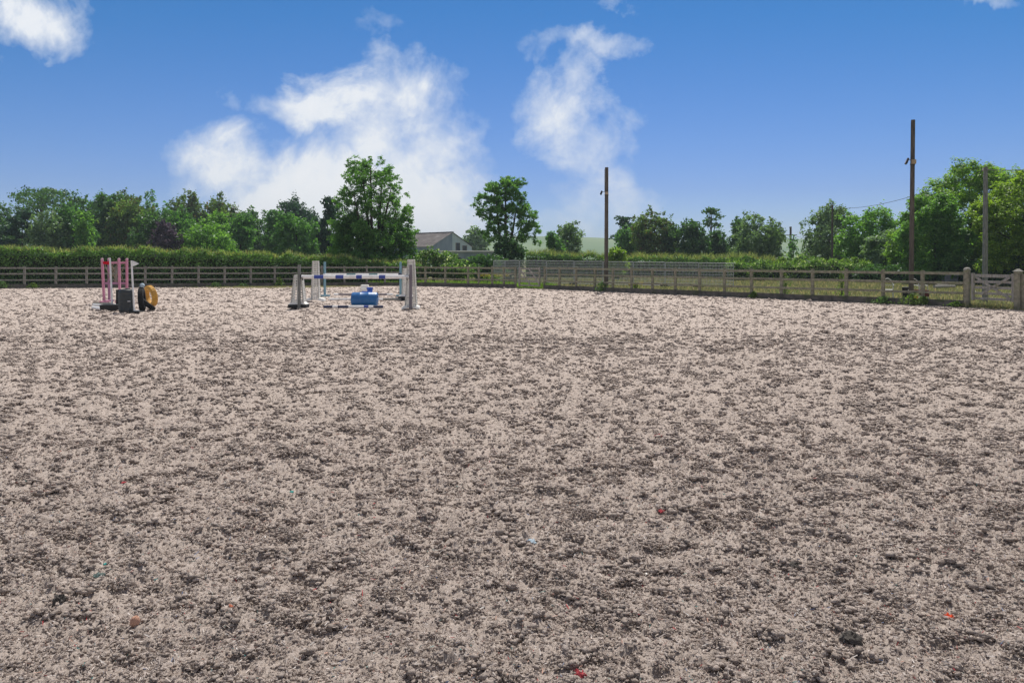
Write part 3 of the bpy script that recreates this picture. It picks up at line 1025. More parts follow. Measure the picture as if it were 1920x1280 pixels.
# the two open-crowned ash trees
def ash(name, label, px, Z, spec, leaf, trunk_top, base_r, n, ls, stems, seed):
    root = thing(name, label, 'tree', (P(px, 487, Z).x, Z, -0.09))
    r_ = np.random.default_rng(seed)
    cl = []
    for (x, y, rx, ry, cnt, kk) in spec:      # a cloud of twig clumps: centre and half sizes as seen, how many, clump size
        for i in range(cnt):
            d = r_.normal(size=3)
            d /= np.linalg.norm(d)
            q_ = r_.random() ** 0.36
            c = P(x + d[0] * q_ * rx, y - d[2] * q_ * ry, Z)
            s_ = kk * r_.uniform(0.6, 1.25)
            cl.append(((c.x - root.location.x, d[1] * q_ * rx * MPX(Z), c.z + 0.09), (s_, s_, s_ * 0.72)))
    pts, od = clump_points(cl, n, 8, 0.20)
    pts[:, 2] = np.maximum(pts[:, 2], 0.2)
    leaf_quads('crown', pts, od, ls, L[leaf], root, asp=0.5)
    mb = MB()
    rr = random.Random(seed)
    for k_, (sx, sy) in enumerate(stems):
        tp = P(px + sx, sy, Z)
        tp = Vector((tp.x - root.location.x, rr.uniform(-0.8, 0.8), tp.z + 0.09))
        b0 = Vector((rr.uniform(-0.15, 0.15), rr.uniform(-0.15, 0.15), 0))
        near = [Vector(q_[0]) for q_ in cl if (Vector(q_[0]) - tp).length < 3.4 and q_[0][2] > 1.8]
        rr.shuffle(near)
        pts_ = [b0, b0.lerp(tp, 0.3) + Vector((0, 0, 0.3)), b0.lerp(tp, 0.65), tp]
        mb.path(pts_, [base_r, base_r * 0.75, base_r * 0.5, base_r * 0.12], 8)
        for tg in near[:16]:
            f_ = max(0.25, min(0.95, (tg.z - 0.9) / tp.z))
            s_ = b0.lerp(tp, f_)
            mid = s_.lerp(tg, 0.55) + Vector((0, 0, 0.12))
            mb.path([s_, mid, tg], [base_r * 0.28 * (1.1 - f_), base_r * 0.16 * (1.1 - f_), 0.010], 5)
    mb.build('trunk', M['bark'], root, smooth=True)
    return root


ash('ash_tree', 'tall open crowned ash tree with dense lower foliage behind the blue and white jump', 700, 58,
    [(696, 350, 64, 56, 84, 0.38), (675, 320, 36, 27, 20, 0.34), (715, 326, 40, 30, 22, 0.36), (737, 385, 35, 38, 30, 0.36), (656, 385, 36, 30, 26, 0.34), (700, 395, 44, 30, 20, 0.32),
     (700, 452, 70, 48, 120, 0.62), (650, 430, 32, 34, 34, 0.50), (752, 440, 26, 42, 34, 0.50), (640, 470, 22, 20, 14, 0.45), (768, 470, 12, 24, 12, 0.4), (700, 490, 72, 20, 50, 0.55)],
    'ash', 0, 0.17, 70000, 0.155, [(-22, 320), (-4, 305), (14, 318), (34, 345), (-34, 360), (48, 395)], 5)
ash('ash_tree', 'smaller open crowned ash tree on a single trunk right of the barn', 948, 66,
    [(945, 365, 40, 34, 40, 0.38), (910, 385, 24, 32, 18, 0.38), (975, 395, 26, 34, 22, 0.38), (950, 410, 46, 40, 44, 0.38), (925, 430, 30, 26, 14, 0.40), (992, 440, 22, 24, 14, 0.42), (988, 410, 22, 18, 10, 0.36), (930, 352, 26, 18, 12, 0.36), (962, 346, 22, 16, 10, 0.36)],
    'ash', 0, 0.20, 24000, 0.165, [(0, 345), (-18, 375), (22, 380), (34, 410)], 9)

# middle distance right of the barn
tree('broadleaf_tree', 'hazy rounded green tree between the barn and the smaller ash', 891, 427, 54, 172, 'broad', 'grey')
tree('shrub', 'dense dark bush mass round the foot of the smaller ash', 955, 444, 66, 63, 'broad', 'dark', cover=12, cat='bush', z0=0.1)
tree('shrub', 'dark low bush between bramble and mesh fence', 914, 477, 92, 60, 'broad', 'dark', cover=12, cat='bush', z0=0.1)
tree('shrub', 'dark shaded bush on the ground beneath the tall ash', 705, 484, 160, 57, 'broad', 'dark', cover=11, cat='bush', z0=0.1)
tree('shrub', 'arching bramble with pale flowers right of the tall ash', 812, 466, 92, 57.5, 'broad', 'bramble', cover=12, cat='bush', z0=0.1)
tree('shrub', 'low bramble spilling down to the right beside the dark bush', 856, 484, 70, 57, 'broad', 'bramble', cover=12, cat='bush', z0=0.1)
tree('cypress_tree', 'grey green spiky tree on the skyline left of the middle floodlight pole', 1064, 421, 62, 90, 'tall', 'grey', cover=7, sub=22, tight=0.12)
tree('broadleaf_tree', 'small light green tree at the left foot of the spiky grey green one', 1040, 436, 44, 86, 'tall', 'mid', cover=8)
tree('shrub', 'rounded yellow green bush right behind the middle floodlight pole', 1158, 464, 46, 70, 'broad', 'yellow', cover=11, cat='bush', z0=0.1)

COPSE = 'trees of the copse right of the middle floodlight pole'
tree('pine_tree', 'dark ragged pine at the left end of the copse', 1172, 404, 58, 120, 'pine', 'pine', bottom=455, cover=6, group=COPSE, nlimb=12)
tree('broadleaf_tree', 'lighter green tree below the ragged pine', 1178, 425, 52, 104, 'broad', 'mid', group=COPSE)
tree('oak_tree', 'large dark oak with a brownish top in the copse', 1228, 393, 84, 100, 'broad', 'brownish', group=COPSE, cover=11)
tree('broadleaf_tree', 'broad dark tree right of the large oak', 1288, 413, 84, 98, 'broad', 'dark', group=COPSE, cover=11)
tree('pine_tree', 'tall thin pine with a sparse tufted top over the copse', 1334, 388, 46, 108, 'pine', 'dark', bottom=428, cover=3.6, group=COPSE, nlimb=16, trunk_r=0.16)
tree('broadleaf_tree', 'low dark tree under the sparse tufted pine', 1345, 432, 56, 100, 'broad', 'dark', group=COPSE)
tree('broadleaf_tree', 'big round grey green tree at the right end of the copse', 1422, 400, 100, 86, 'broad', 'grey', group=COPSE, cover=11)
tree('broadleaf_tree', 'dark leafy crown peeping out left of the big round grey green tree', 1385, 408, 40, 96, 'broad', 'dark', group=COPSE)
tree('sapling', 'wispy sapling beside the thin pole with a crossarm', 1487, 444, 24, 96, 'tall', 'mid', cover=3, group=COPSE)

ROW = 'roadside trees at the right'
tree('broadleaf_tree', 'grey green tree behind the dark pole, left end of the right hand row', 1555, 381, 98, 82, 'broad', 'grey', group=ROW, cover=9)
tree('lime_tree', 'fresh green domed tree between dark pole and right floodlight pole', 1632, 391, 122, 72, 'broad', 'bright', group=ROW, cover=11, tight=0.19, up=0.6)
tree('willow_tree', 'grey green low spreading tree in front of the domed one', 1660, 434, 86, 66, 'lime', 'grey', group=ROW, z0=0.2, cover=11, tight=0.19, up=0.6)
tree('lime_tree', 'yellow green low tree right behind the right floodlight pole', 1702, 415, 84, 62, 'broad', 'lime', group=ROW, z0=0.2, cover=11, tight=0.19, up=0.6)
tree('lime_tree', 'tallest dark green layered tree behind the grey telegraph pole', 1822, 310, 190, 60, 'lime', 'lime', group=ROW, z0=0.2, cover=13, tight=0.19, seed=3, up=0.6)
tree('lime_tree', 'layered green tree on the left flank of the tallest one', 1752, 372, 130, 57, 'lime', 'bright', group=ROW, z0=0.2, cover=13, tight=0.19, seed=4, up=0.6)
tree('lime_tree', 'yellowish tree cut off by the right edge of the photo', 1918, 325, 165, 52, 'lime', 'yellow', group=ROW, z0=0.2, cover=13, tight=0.19, seed=5, up=0.6)


# hedges
def hedge(name, label, pts_px, wid, leaf, tips, dens=260, ls=0.13, tipn=26, tiph=0.28, cat='hedge', bump=0.25, group=None):
    """pts: (x, y, height) along the front face; grows 'wid' away from the camera"""
    pts = [Vector(p) for p in pts_px]
    root = thing(name, label, cat, (pts[0].x, pts[0].y, 0), 0, group)
    org = np.array([pts[0].x, pts[0].y, 0])
    allp, allo, tipp = [], [], []
    for a_, b_ in zip(pts[:-1], pts[1:]):
        ln = (Vector((b_.x, b_.y)) - Vector((a_.x, a_.y))).length
        d = np.array([b_.x - a_.x, b_.y - a_.y, 0]) / ln
        nrm = np.array([-d[1], d[0], 0])
        if nrm[1] < 0:
            nrm = -nrm
        hm = 0.5 * (a_.z + b_.z)
        n = int(ln * (hm + wid) * dens)
        s_ = rng.random(n) * ln
        hz = a_.z + (b_.z - a_.z) * s_ / ln
        gx, gy = a_.x + d[0] * s_, a_.y + d[1] * s_
        hz = hz * (1 + 0.10 * (vnoise(gx * 0.7, gy * 0.7, 91) - 0.5)) + 0.34 * (vnoise(gx * 1.7, gy * 1.7, 92) - 0.5)
        top = rng.random(n) < wid / (wid + hm)
        dep = np.abs(rng.normal(size=n)) * 0.16
        u_ = rng.random(n)
        zz = np.where(top, hz - dep, u_ * hz)
        yy = np.where(top, u_ * wid, dep)
        bul = bump * (vnoise(gx * 1.9 + 7, zz * 2.2, 93) - 0.5) + bump * 0.7 * (vnoise(gx * 5 + 7, zz * 5, 94) - 0.5)
        yy = yy + np.where(top, 0, bul) + np.where(top, 0, 0.25 * np.clip((zz / hz - 0.75) * 4, 0, 1))
        zz = zz + np.where(top, bul, 0)
        p_ = np.stack([gx + nrm[0] * yy, gy + nrm[1] * yy, np.maximum(zz, 0.05)], 1)
        o_ = np.where(top[:, None], np.array([[0, 0, 1.0]]), -nrm[None, :])
        allp.append(p_)
        allo.append(o_)
        m_ = int(ln * wid * tipn)
        s_ = rng.random(m_) * ln
        u_ = rng.random(m_) ** 1.4 * wid
        gx, gy = a_.x + d[0] * s_, a_.y + d[1] * s_
        hz = a_.z + (b_.z - a_.z) * s_ / ln
        hz = hz * (1 + 0.10 * (vnoise(gx * 0.7, gy * 0.7, 91) - 0.5)) + 0.34 * (vnoise(gx * 1.7, gy * 1.7, 92) - 0.5)
        tipp.append(np.stack([gx + nrm[0] * u_, gy + nrm[1] * u_, hz - 0.10], 1))
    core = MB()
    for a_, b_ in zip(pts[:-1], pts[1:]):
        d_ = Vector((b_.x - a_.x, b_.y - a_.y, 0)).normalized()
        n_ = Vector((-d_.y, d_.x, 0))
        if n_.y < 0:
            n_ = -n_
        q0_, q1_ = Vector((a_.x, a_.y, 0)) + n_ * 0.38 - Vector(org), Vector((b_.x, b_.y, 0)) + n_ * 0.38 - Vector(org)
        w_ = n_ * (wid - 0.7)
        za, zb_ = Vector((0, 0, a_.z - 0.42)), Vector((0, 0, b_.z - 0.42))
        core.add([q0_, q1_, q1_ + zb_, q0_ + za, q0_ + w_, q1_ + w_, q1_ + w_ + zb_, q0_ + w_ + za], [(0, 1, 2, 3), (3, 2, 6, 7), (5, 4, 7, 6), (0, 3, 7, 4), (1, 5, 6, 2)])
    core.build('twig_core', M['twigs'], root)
    p_ = np.concatenate(allp) - org
    leaf_quads('foliage', p_, np.concatenate(allo), ls, L[leaf], root, up=0.2)
    if tips:
        tag(blades('grass_tips', np.concatenate(tipp) - org, tiph, 0.055, L[tips], root, 0.5), kind='stuff')
    return root


def off(px, extra):
    p = fence_at_px(px)
    return Vector((p.x, p.y + extra, 0))


def line_h(px, ytop, Z):
    p = P(px, ytop, Z)
    return (p.x, Z, p.z)


hl = []
for px, yt in ((-230, 465), (0, 466), (100, 469), (170, 466), (320, 472), (420, 474), (480, 478), (600, 482), (650, 485), (700, 490), (780, 494)):
    p = off(px, 1.5)
    hl.append((p.x, p.y, P(px, yt, p.y).z))
hedge('hedge', 'long clipped hedge with tall seeding grass on top, behind the left rail fence', hl, 2.2, 'hedge', 'seed', 240, 0.14, 52, 0.28, bump=0.3)
hedge('hedge', 'lower hedge with a sunlit grassy top behind the mesh fence panels', [line_h(985, 474, 78), line_h(1060, 478, 77), line_h(1180, 482, 76), (line_h(1300, 484, 75)), line_h(1400, 482, 74), line_h(1470, 492, 73)], 3.0, 'hedge', 'seed', 130, 0.19, 34, 0.5, bump=0.35)
hedge('hedge', 'bramble covered hedge running left of the dark pole toward the field corner', [line_h(1360, 490, 66), line_h(1450, 496, 65), line_h(1530, 489, 64), line_h(1640, 494, 63)], 2.5, 'bramble', 'weed', 150, 0.17, 16, 0.35, bump=0.5)
tree('shrub', 'pair of rounded light bushes left of the dark pole, nearer one', 1508, 474, 52, 70, 'broad', 'bramble', cover=11, cat='bush', z0=0.1)
tree('shrub', 'small rounded bush just right of the dark pole', 1592, 484, 44, 68, 'broad', 'weed', cover=11, cat='bush', z0=0.1)
tree('shrub', 'rounded bush under the thin pole with a crossarm', 1468, 482, 40, 72, 'broad', 'weed', cover=11, cat='bush', z0=0.1)
hedge('hedge', 'dark hedge bottom under the roadside trees behind the paddock', [line_h(1600, 505, 61), line_h(1700, 500, 58), line_h(1800, 490, 55), line_h(1960, 480, 50)], 2.5, 'dark', None, 150, 0.18, 16, 0.35, bump=0.5)


# ------------------------------------------------------------------ rail fences
FENCE_H = 1.25


def rail_fence(name, label, pxs, wood, gate_ends=()):
    pts = [fence_at_px(p) for p in pxs]
    root = thing(name, label, 'fence', pts[0])
    o0 = pts[0]
    rr = random.Random(int(pxs[0]) + 3)
    for i, p in enumerate(pts):
        d = (pts[min(i + 1, len(pts) - 1)] - pts[max(i - 1, 0)]).normalized()
        nrm = Vector((-d.y, d.x, 0))
        if nrm.y < 0:
            nrm = -nrm
        ang = math.atan2(d.y, d.x)
        mb = MB()
        hgt = FENCE_H + rr.uniform(0.03, 0.07)
        mb.box((0, 0, hgt / 2 - 0.06), (0.125, 0.10, hgt + 0.12), Matrix.Rotation(ang, 3, 'Z'))
        q = p - o0 + nrm * 0.052
        mb.build('post', M[wood], root, bevel=0.008, loc=q, rot=(rr.uniform(-.012, .012), rr.uniform(-.012, .012), 0))
    i = 0
    while i < len(pts) - 1:
        j = min(i + 2, len(pts) - 1)
        if j == i + 2:      # a board spans two bays only where the line is straight
            d1, d2 = (pts[i + 1] - pts[i]).normalized(), (pts[j] - pts[i + 1]).normalized()
            if d1.angle(d2) > 0.03:
                j = i + 1
        a_, b_ = pts[i] - o0, pts[j] - o0
        d = (b_ - a_).normalized()
        nrm = Vector((-d.y, d.x, 0))
        if nrm.y < 0:
            nrm = -nrm
        off_ = -nrm * 0.020
        g = d * 0.004
        for zc, hh, th, nm in ((FENCE_H - 0.05, 0.10, 0.036, 'rail'), (0.855, 0.09, 0.036, 'rail'), (0.48, 0.085, 0.036, 'rail'), (0.105, 0.25, 0.045, 'kickboard')):
            mb = MB()
            e1, e2 = rr.uniform(-.012, .012), rr.uniform(-.012, .012)
            mb.beam(a_ + g + off_ + Vector((0, 0, zc + e1)), b_ - g + off_ + Vector((0, 0, zc + e2)), th, hh)
            mb.build(nm, M['kick'] if nm == 'kickboard' else M[wood], root, bevel=0.004)
        i = j
    return root


rail_fence('rail_fence', 'long grey three rail fence with kickboard in front of the clipped hedge at left', [-150, -104, -58, -13, 45, 104, 162, 217, 272, 322, 372, 421, 470, 515, 560, 603, 646, 688, 722, 756], 'wood_grey')
rail_fence('rail_fence', 'short dark rail fence between the jumps and the small wooden gate', [756, 797, 834, 877, 897, 922, 944, 966], 'wood_algae')
rail_fence('rail_fence', 'green tinged three rail fence from small wooden gate to the right hand gate', [1020, 1048, 1079, 1114, 1148, 1183, 1222, 1265, 1311, 1357, 1408, 1464, 1522, 1586, 1655, 1729, 1809], 'wood_algae')


def field_gate(name, label, a_, b_, h0, h1, nb, wood, post_r, cap, braces, posts=True):
    """five-bar gate between two ground points"""
    a_, b_ = Vector(a_), Vector(b_)
    root = thing(name, label, 'gate', a_)
    d = (b_ - a_)
    ln = d.length
    d.normalize()
    up = Vector((0, 0, 1))
    nrm = Vector((-d.y, d.x, 0))
    st = 0.10
    for t_ in (0.06, ln - 0.06):
        MB().beam(d * t_ + up * (h0 - 0.02), d * t_ + up * (h1 + 0.04), 0.075, st, up=d).build('stile', M[wood], root, bevel=0.006)
    for i in range(nb):
        z = h0 + 0.05 + (h1 - h0 - 0.10) * (i / (nb - 1)) ** 1.05
        hh = 0.11 if i == nb - 1 else 0.085
        MB().beam(d * 0.11 + up * z, d * (ln - 0.11) + up * z, 0.035, hh).build('bar', M[wood], root, bevel=0.004)
    for (u0, z0, u1, z1) in braces:
        MB().beam(d * (u0 * ln) + up * z0 - nrm * 0.036, d * (u1 * ln) + up * z1 - nrm * 0.036, 0.035, 0.085).build('brace', M[wood], root, bevel=0.004)
    return root


g0, g1 = fence_at_px(970), fence_at_px(1016)
field_gate('field_gate', 'small pale five bar gate in front of the mesh fence panels', g0 + (g1 - g0) * 0.06, g1 - (g1 - g0) * 0.06, 0.12, 1.22, 5, 'wood_pale', 0.1, 0, [(0.08, 1.15, 0.55, 0.2), (0.5, 1.15, 0.95, 0.3)])


def gate_post(label, p, w, h, mat, cap_mat):
    root = thing('gate_post', label, 'post', p)
    MB().box((0, 0, h / 2 - 0.1), (w, w, h + 0.2), Matrix.Rotation(-0.9, 3, 'Z')).build('shaft', mat, root, bevel=0.012)
    MB().lathe([(w * 0.72, h - 0.01), (w * 0.74, h + 0.02), (w * 0.6, h + 0.06), (w * 0.3, h + 0.09), (0.01, h + 0.10)], 16).build('cap', cap_mat, root, smooth=True)
    return root


gate_post('weathered square gate post with domed cap at the left of the right hand gate', fence_at_px(1813.5), 0.17, 1.33, M['wood_algae'], M['wood_pale'])
gp0, gp1 = fence_at_px(1813.5), fence_at_px(1909)
gd = (gp1 - gp0).normalized()
field_gate('field_gate', 'grey weathered wooden gate with crossed braces at the right edge', gp0 + gd * 0.16, gp1 - gd * 0.10, 0.27, 1.18, 5, 'wood_pale', 0.1, 0, [(0.10, 1.10, 0.92, 0.34), (0.24, 0.48, 0.90, 1.10)])
# boarded panel past the gate
root = thing('board_fence', 'close boarded weathered fence end with capped post, right of the gate', 'fence', gp1)
dd = (Vector((25.0, 14.0, 0)) - gp1).normalized()
MB().beam((0, 0, -0.1), (0, 0, 1.30), 0.20, 0.20, up=dd).build('post', M['wood_algae'], root, bevel=0.01)
MB().box((0, 0, 1.345), (0.27, 0.27, 0.09), Matrix.Rotation(-0.9, 3, 'Z'), top=0.25).build('post_cap', M['wood_pale'], root, bevel=0.006)
for i in range(22):
    c = dd * (0.17 + 0.135 * i)
    MB().beam(c + Vector((0, 0, 0.02)), c + Vector((0, 0, 1.22 + random.uniform(-0.01, 0.01))), 0.025, 0.128, up=dd).build('board', M['wood_algae'], root, bevel=0.004)
MB().beam(dd * 0.1 + Vector((0.03, 0.03, 0.9)), dd * 3.1 + Vector((0.03, 0.03, 0.9)), 0.05, 0.09).build('backing_rail', M['wood_algae'], root)

# steel mesh site fence
def mesh_fence():
    ends = [P(925, 487, 55.0), P(947, 487, 56.2), P(974, 487, 57.2)]
    a_, b_ = P(975, 487, 57.4), P(1376, 487, 48.5)
    n = 7
    root = thing('mesh_fence', 'run of grey galvanised steel mesh panels behind the right rail fence', 'fence', (a_.x, a_.y, 0))
    o0 = Vector((a_.x, a_.y, 0))
    pts = [Vector((e.x, e.y, 0)) for e in ends] + [Vector((a_.x, a_.y, 0)).lerp(Vector((b_.x, b_.y, 0)), i / n) for i in range(1, n + 1)]
    for i in range(len(pts) - 1):
        p0, p1 = pts[i] - o0, pts[i + 1] - o0
        d = (p1 - p0)
        ln = d.length
        d.normalize()
        z0, z1 = (0.04, 1.66 - 0.025 * max(0, i - 2))
        up = Vector((0, 0, 1))
        fr = MB()
        for t_ in (0.03, ln - 0.03):
            fr.tube(p0 + d * t_ + up * z0, p0 + d * t_ + up * z1, 0.021, n=8)
        for z in (z0 + 0.02, z1 - 0.02):
            fr.tube(p0 + d * 0.03 + up * z, p0 + d * (ln - 0.03) + up * z, 0.019, n=8)
        f_ = fr.build('panel', M['galv'], root, smooth=True)
        ms = MB()
        nv = int(ln / 0.095)
        for q in range(1, nv):
            c = p0 + d * (0.03 + (ln - 0.06) * q / nv)
            ms.tube(c + up * z0, c + up * z1, 0.0115, n=4)
        nh = 8
        for q in range(1, nh):
            z = z0 + (z1 - z0) * q / nh
            ms.tube(p0 + d * 0.03 + up * z, p0 + d * (ln - 0.03) + up * z, 0.008, n=4)
        ms.build('mesh_infill', M['galv'], f_)
        MB().box(p1 + up * 0.06, (0.62, 0.22, 0.13)).build('foot_block', M['tub'], root, bevel=0.02)


mesh_fence()


# ------------------------------------------------------------------ poles, lamps and wires
def flood_pole(label, top_px, top_py, base_px, Z, r, lamp_y, s=1.0):
    b_ = P(base_px, YH, Z)
    t_ = P(top_px, top_py, Z)
    root = thing('floodlight_pole', label, 'pole', (b_.x, Z, 0))
    dx = t_.x - b_.x
    MB().path([(0, 0, -0.2), (dx * 0.35, 0, t_.z * 0.35), (dx * 0.7, 0, t_.z * 0.7), (dx, 0, t_.z)], [r * 1.1, r * 1.04, r * 0.98, r * 0.9], 14).build('shaft', M['wood_dark'], root, smooth=True)
    zl = P(top_px, lamp_y, Z).z
    f_ = zl / t_.z
    c = Vector((dx * f_, 0, zl))
    MB().box(c + Vector((-0.015, -r - 0.035, -0.02)), (0.17 * s, 0.09, 0.17 * s)).build('junction_box', M['tan_box'], root, bevel=0.008)
    MB().lathe([(r * 1.06, -0.14), (r * 1.10, -0.13), (r * 1.10, -0.10), (r * 1.06, -0.09)], 14, Matrix.Translation(c)).build('strap', M['lamp_black'], root)
    arm = MB().path([c + Vector((-0.05, 0, 0.06)), c + Vector((-r - 0.06, -0.04, 0.06)), c + Vector((-r - 0.14, -0.08, 0.05))], [0.014] * 3, 8).build('bracket', M['lamp_black'], root)
    R = Matrix.Rotation(math.radians(22), 4, 'Y') @ Matrix.Rotation(math.radians(-15), 4, 'Z')
    lc = c + Vector((-r - 0.19, -0.10, 0.0))
    lamp = MB().box((0, 0, 0), (0.075 * s, 0.22 * s, 0.24 * s), R.to_3x3()).build('floodlight', M['lamp_black'], root, bevel=0.012, loc=lc)
    MB().box(R.to_3x3() @ Vector((-0.041 * s, 0, 0)), (0.008, 0.18 * s, 0.19 * s), R.to_3x3()).build('lens', M['lamp_glass'], lamp)
    ca = MB()
    ca.path([c + Vector((-r * 1.05, -0.03, 0.1)), (-r * 1.12 + dx, -0.03, t_.z - 0.1)], [0.008] * 2, 6)
    ca.build('cable', M['cable'], root)
    return root


flood_pole('dark floodlight pole standing at the fence in the middle of the photo', 1137.5, 314, 1136.5, 43.6, 0.105, 362, 0.9)
flood_pole('tallest floodlight pole rising over the right rail fence', 1712, 225, 1708, 32.2, 0.088, 303, 1.0)


def tele_pole(label, px, top, Z, r, mat, arms=()):
    t_ = P(px, top, Z)
    root = thing('telegraph_pole', label, 'pole', (t_.x, Z, 0))
    MB().path([(0, 0, -0.2), (0.02, 0, t_.z * 0.5), (0.03, 0, t_.z)], [r * 1.15, r, r * 0.82], 12).build('shaft', mat, root, smooth=True)
    for z, w in arms:
        MB().beam((-w / 2, -r, t_.z - z), (w / 2, -r, t_.z - z), 0.09, 0.09).build('crossarm', M['wood_dark'], root)
    for sx in (-1, 1):
        MB().lathe([(0.015, 0), (0.04, 0.01), (0.045, 0.05), (0.03, 0.06), (0.04, 0.09), (0.01, 0.10)], 10).build('insulator', M['lamp_glass'], root, loc=(sx * r * 0.9, -0.02, t_.z - 0.16))
    return t_


tA = tele_pole('grey telegraph pole seen above the right hand gate', 1846.5, 313, 32.6, 0.095, M['post_grey'])
tB = tele_pole('dark telegraph pole in front of the grey green roadside tree', 1560, 384, 70, 0.10, M['wood_dark'])
tC = tele_pole('far thin dark pole with a small crossarm beside the round grey green tree', 1482, 425, 104, 0.16, M['wood_dark'], [(1.1, 1.6)])


def wire(label, a_, b_, sag, r=0.012):
    a_, b_ = Vector(a_), Vector(b_)
    pts = []
    for i in range(25):
        t_ = i / 24
        p = a_.lerp(b_, t_)
        p.z -= sag * 4 * t_ * (1 - t_)
        pts.append(p)
    o = MB().path(pts, [r] * 25, 5).build('overhead_wire', M['cable'])
    tag(o, label, 'wire', 'overhead wires')


wire('overhead wire sloping from the grey telegraph pole down to the dark pole', tA + Vector((0, 0, -0.12)), tB + Vector((0, 0, -0.25)), 0.55, 0.013)
wire('overhead wire leaving the grey telegraph pole toward the right edge', tA + Vector((0, 0, -0.12)), P(2150, 300, 24), 0.12, 0.014)
wire('overhead wire running from the dark pole to the far pole with the crossarm', tB + Vector((0, 0, -2.6)), tC + Vector((0, 0, -1.0)), 0.4, 0.018)


# ------------------------------------------------------------------ barn and low shed
def barn():
    Z = 150.0
    pxm = MPX(Z)
    ap = P(848, 436, Z)
    root = thing('barn', 'old barn with brown sheet roof and blue grey gable beyond the brambles', 'barn', (ap.x, Z, -0.09), math.radians(44))
    # local: gable lies in the x-z plane at y=0, ridge runs along +y... turned to the left
    hw = 35 * pxm / math.cos(math.radians(44)) * 1.0
    zr = ap.z + 0.09
    ze = H + (YH - 462) * pxm + 0.09
    ln = 26.0
    wl = MB()
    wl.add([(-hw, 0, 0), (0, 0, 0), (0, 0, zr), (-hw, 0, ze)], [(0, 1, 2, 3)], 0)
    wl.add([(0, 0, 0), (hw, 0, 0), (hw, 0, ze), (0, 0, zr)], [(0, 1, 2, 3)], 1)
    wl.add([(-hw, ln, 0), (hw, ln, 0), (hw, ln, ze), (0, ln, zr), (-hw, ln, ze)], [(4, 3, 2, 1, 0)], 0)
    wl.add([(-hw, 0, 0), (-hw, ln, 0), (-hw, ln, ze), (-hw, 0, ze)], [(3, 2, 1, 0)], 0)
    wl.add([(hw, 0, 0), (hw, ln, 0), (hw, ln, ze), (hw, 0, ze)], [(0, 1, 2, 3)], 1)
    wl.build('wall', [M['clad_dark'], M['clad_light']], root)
    for sx in (-1, 1):
        rf = MB()
        nseg = 60
        ov = 0.35
        sl = (zr - ze) / hw
        for i in range(nseg):
            y0 = -0.25 + (ln + 0.5) * i / nseg
            y1 = -0.25 + (ln + 0.5) * (i + 1) / nseg
            ym = (y0 + y1) / 2
            e = hw + ov
            for (ya, yb, da, db) in ((y0, ym, 0.0, 0.05), (ym, y1, 0.05, 0.0)):
                rf.add([(0, ya, zr + 0.08 + da), (0, yb, zr + 0.08 + db), (sx * e, yb, zr - sl * e + 0.08 + db), (sx * e, ya, zr - sl * e + 0.08 + da)], [(0, 1, 2, 3)])
        rf.build('roof', M['roof'], root)
    MB().beam((0, -0.3, zr + 0.14), (0, ln + 0.3, zr + 0.14), 0.4, 0.08).build('ridge_cap', M['roof'], root)
    for x0, z0_, w_, h_ in ((0.55 * hw * 0.5, ze - 0.1, 0.9, 1.5), (hw * 0.62, ze - 0.4, 1.0, 1.1)):
        fr = MB().box((x0, -0.05, z0_), (w_ + 0.16, 0.08, h_ + 0.16)).build('window', M['wood_pale'], root)
        MB().box((x0, -0.10, z0_), (w_, 0.03, h_)).build('pane', M['dark_open'], fr)
    MB().box((hw * 0.55, -0.30, 1.6), (hw * 0.9, 0.45, 3.2)).build('block_wall', M['block_white'], root)
    MB().box((-hw - 0.06, 4.5, 1.4), (0.08, 3.2, 2.8)).build('door', M['dark_open'], root)
    MB().box((-hw * 0.45, -0.06, 2.9), (1.6, 0.08, 0.6)).build('vent_panel', M['clad_light'], root)


barn()
sh = P(885, 470, 118)
root = thing('shed', 'long low shed with pale flat roof in front of the barn', 'shed', (sh.x, 118, -0.09))
MB().box((0, 0, sh.z / 2 - 0.05), (8.6, 4.0, sh.z - 0.1)).build('wall', M['clad_dark'], root)
MB().box((0, -0.2, sh.z + 0.0), (9.2, 4.8, 0.16)).build('roof', M['block_white'], root)
MB().box((-2, -2.04, 1.1), (1.0, 0.06, 2.0)).build('door', M['dark_open'], root)


# ------------------------------------------------------------------ jumps
def lattice_tower(mb, w0, w1, d0, d1, z0, z1, nv, dz, t=0.022):
    """four tapering open-work sides"""
    def corner(sx, sy, z):
        f_ = (z - z0) / (z1 - z0)
        return Vector((sx * (w0 + (w1 - w0) * f_) / 2, sy * (d0 + (d1 - d0) * f_) / 2, z))
    sides = [((-1, -1), (1, -1)), ((1, -1), (1, 1)), ((1, 1), (-1, 1)), ((-1, 1), (-1, -1))]
    for (a_, b_) in sides:
        for i in range(nv + 1):
            u = i / nv
            p0 = corner(*a_, z0).lerp(corner(*b_, z0), u)
            p1 = corner(*a_, z1).lerp(corner(*b_, z1), u)
            mb.beam(p0, p1, t * (1.7 if i in (0, nv) else 1), t * (1.7 if i in (0, nv) else 1), up=(0.1, 1, 0.2))
        z = z0
        while z < z1 - 0.01:
            mb.beam(corner(*a_, z), corner(*b_, z), t * 1.3, t * 1.4)
            z += dz
    zt = z1 + 0.015
    mb.box((0, 0, zt), (w1 + 0.03, d1 + 0.03, 0.03))
    return mb


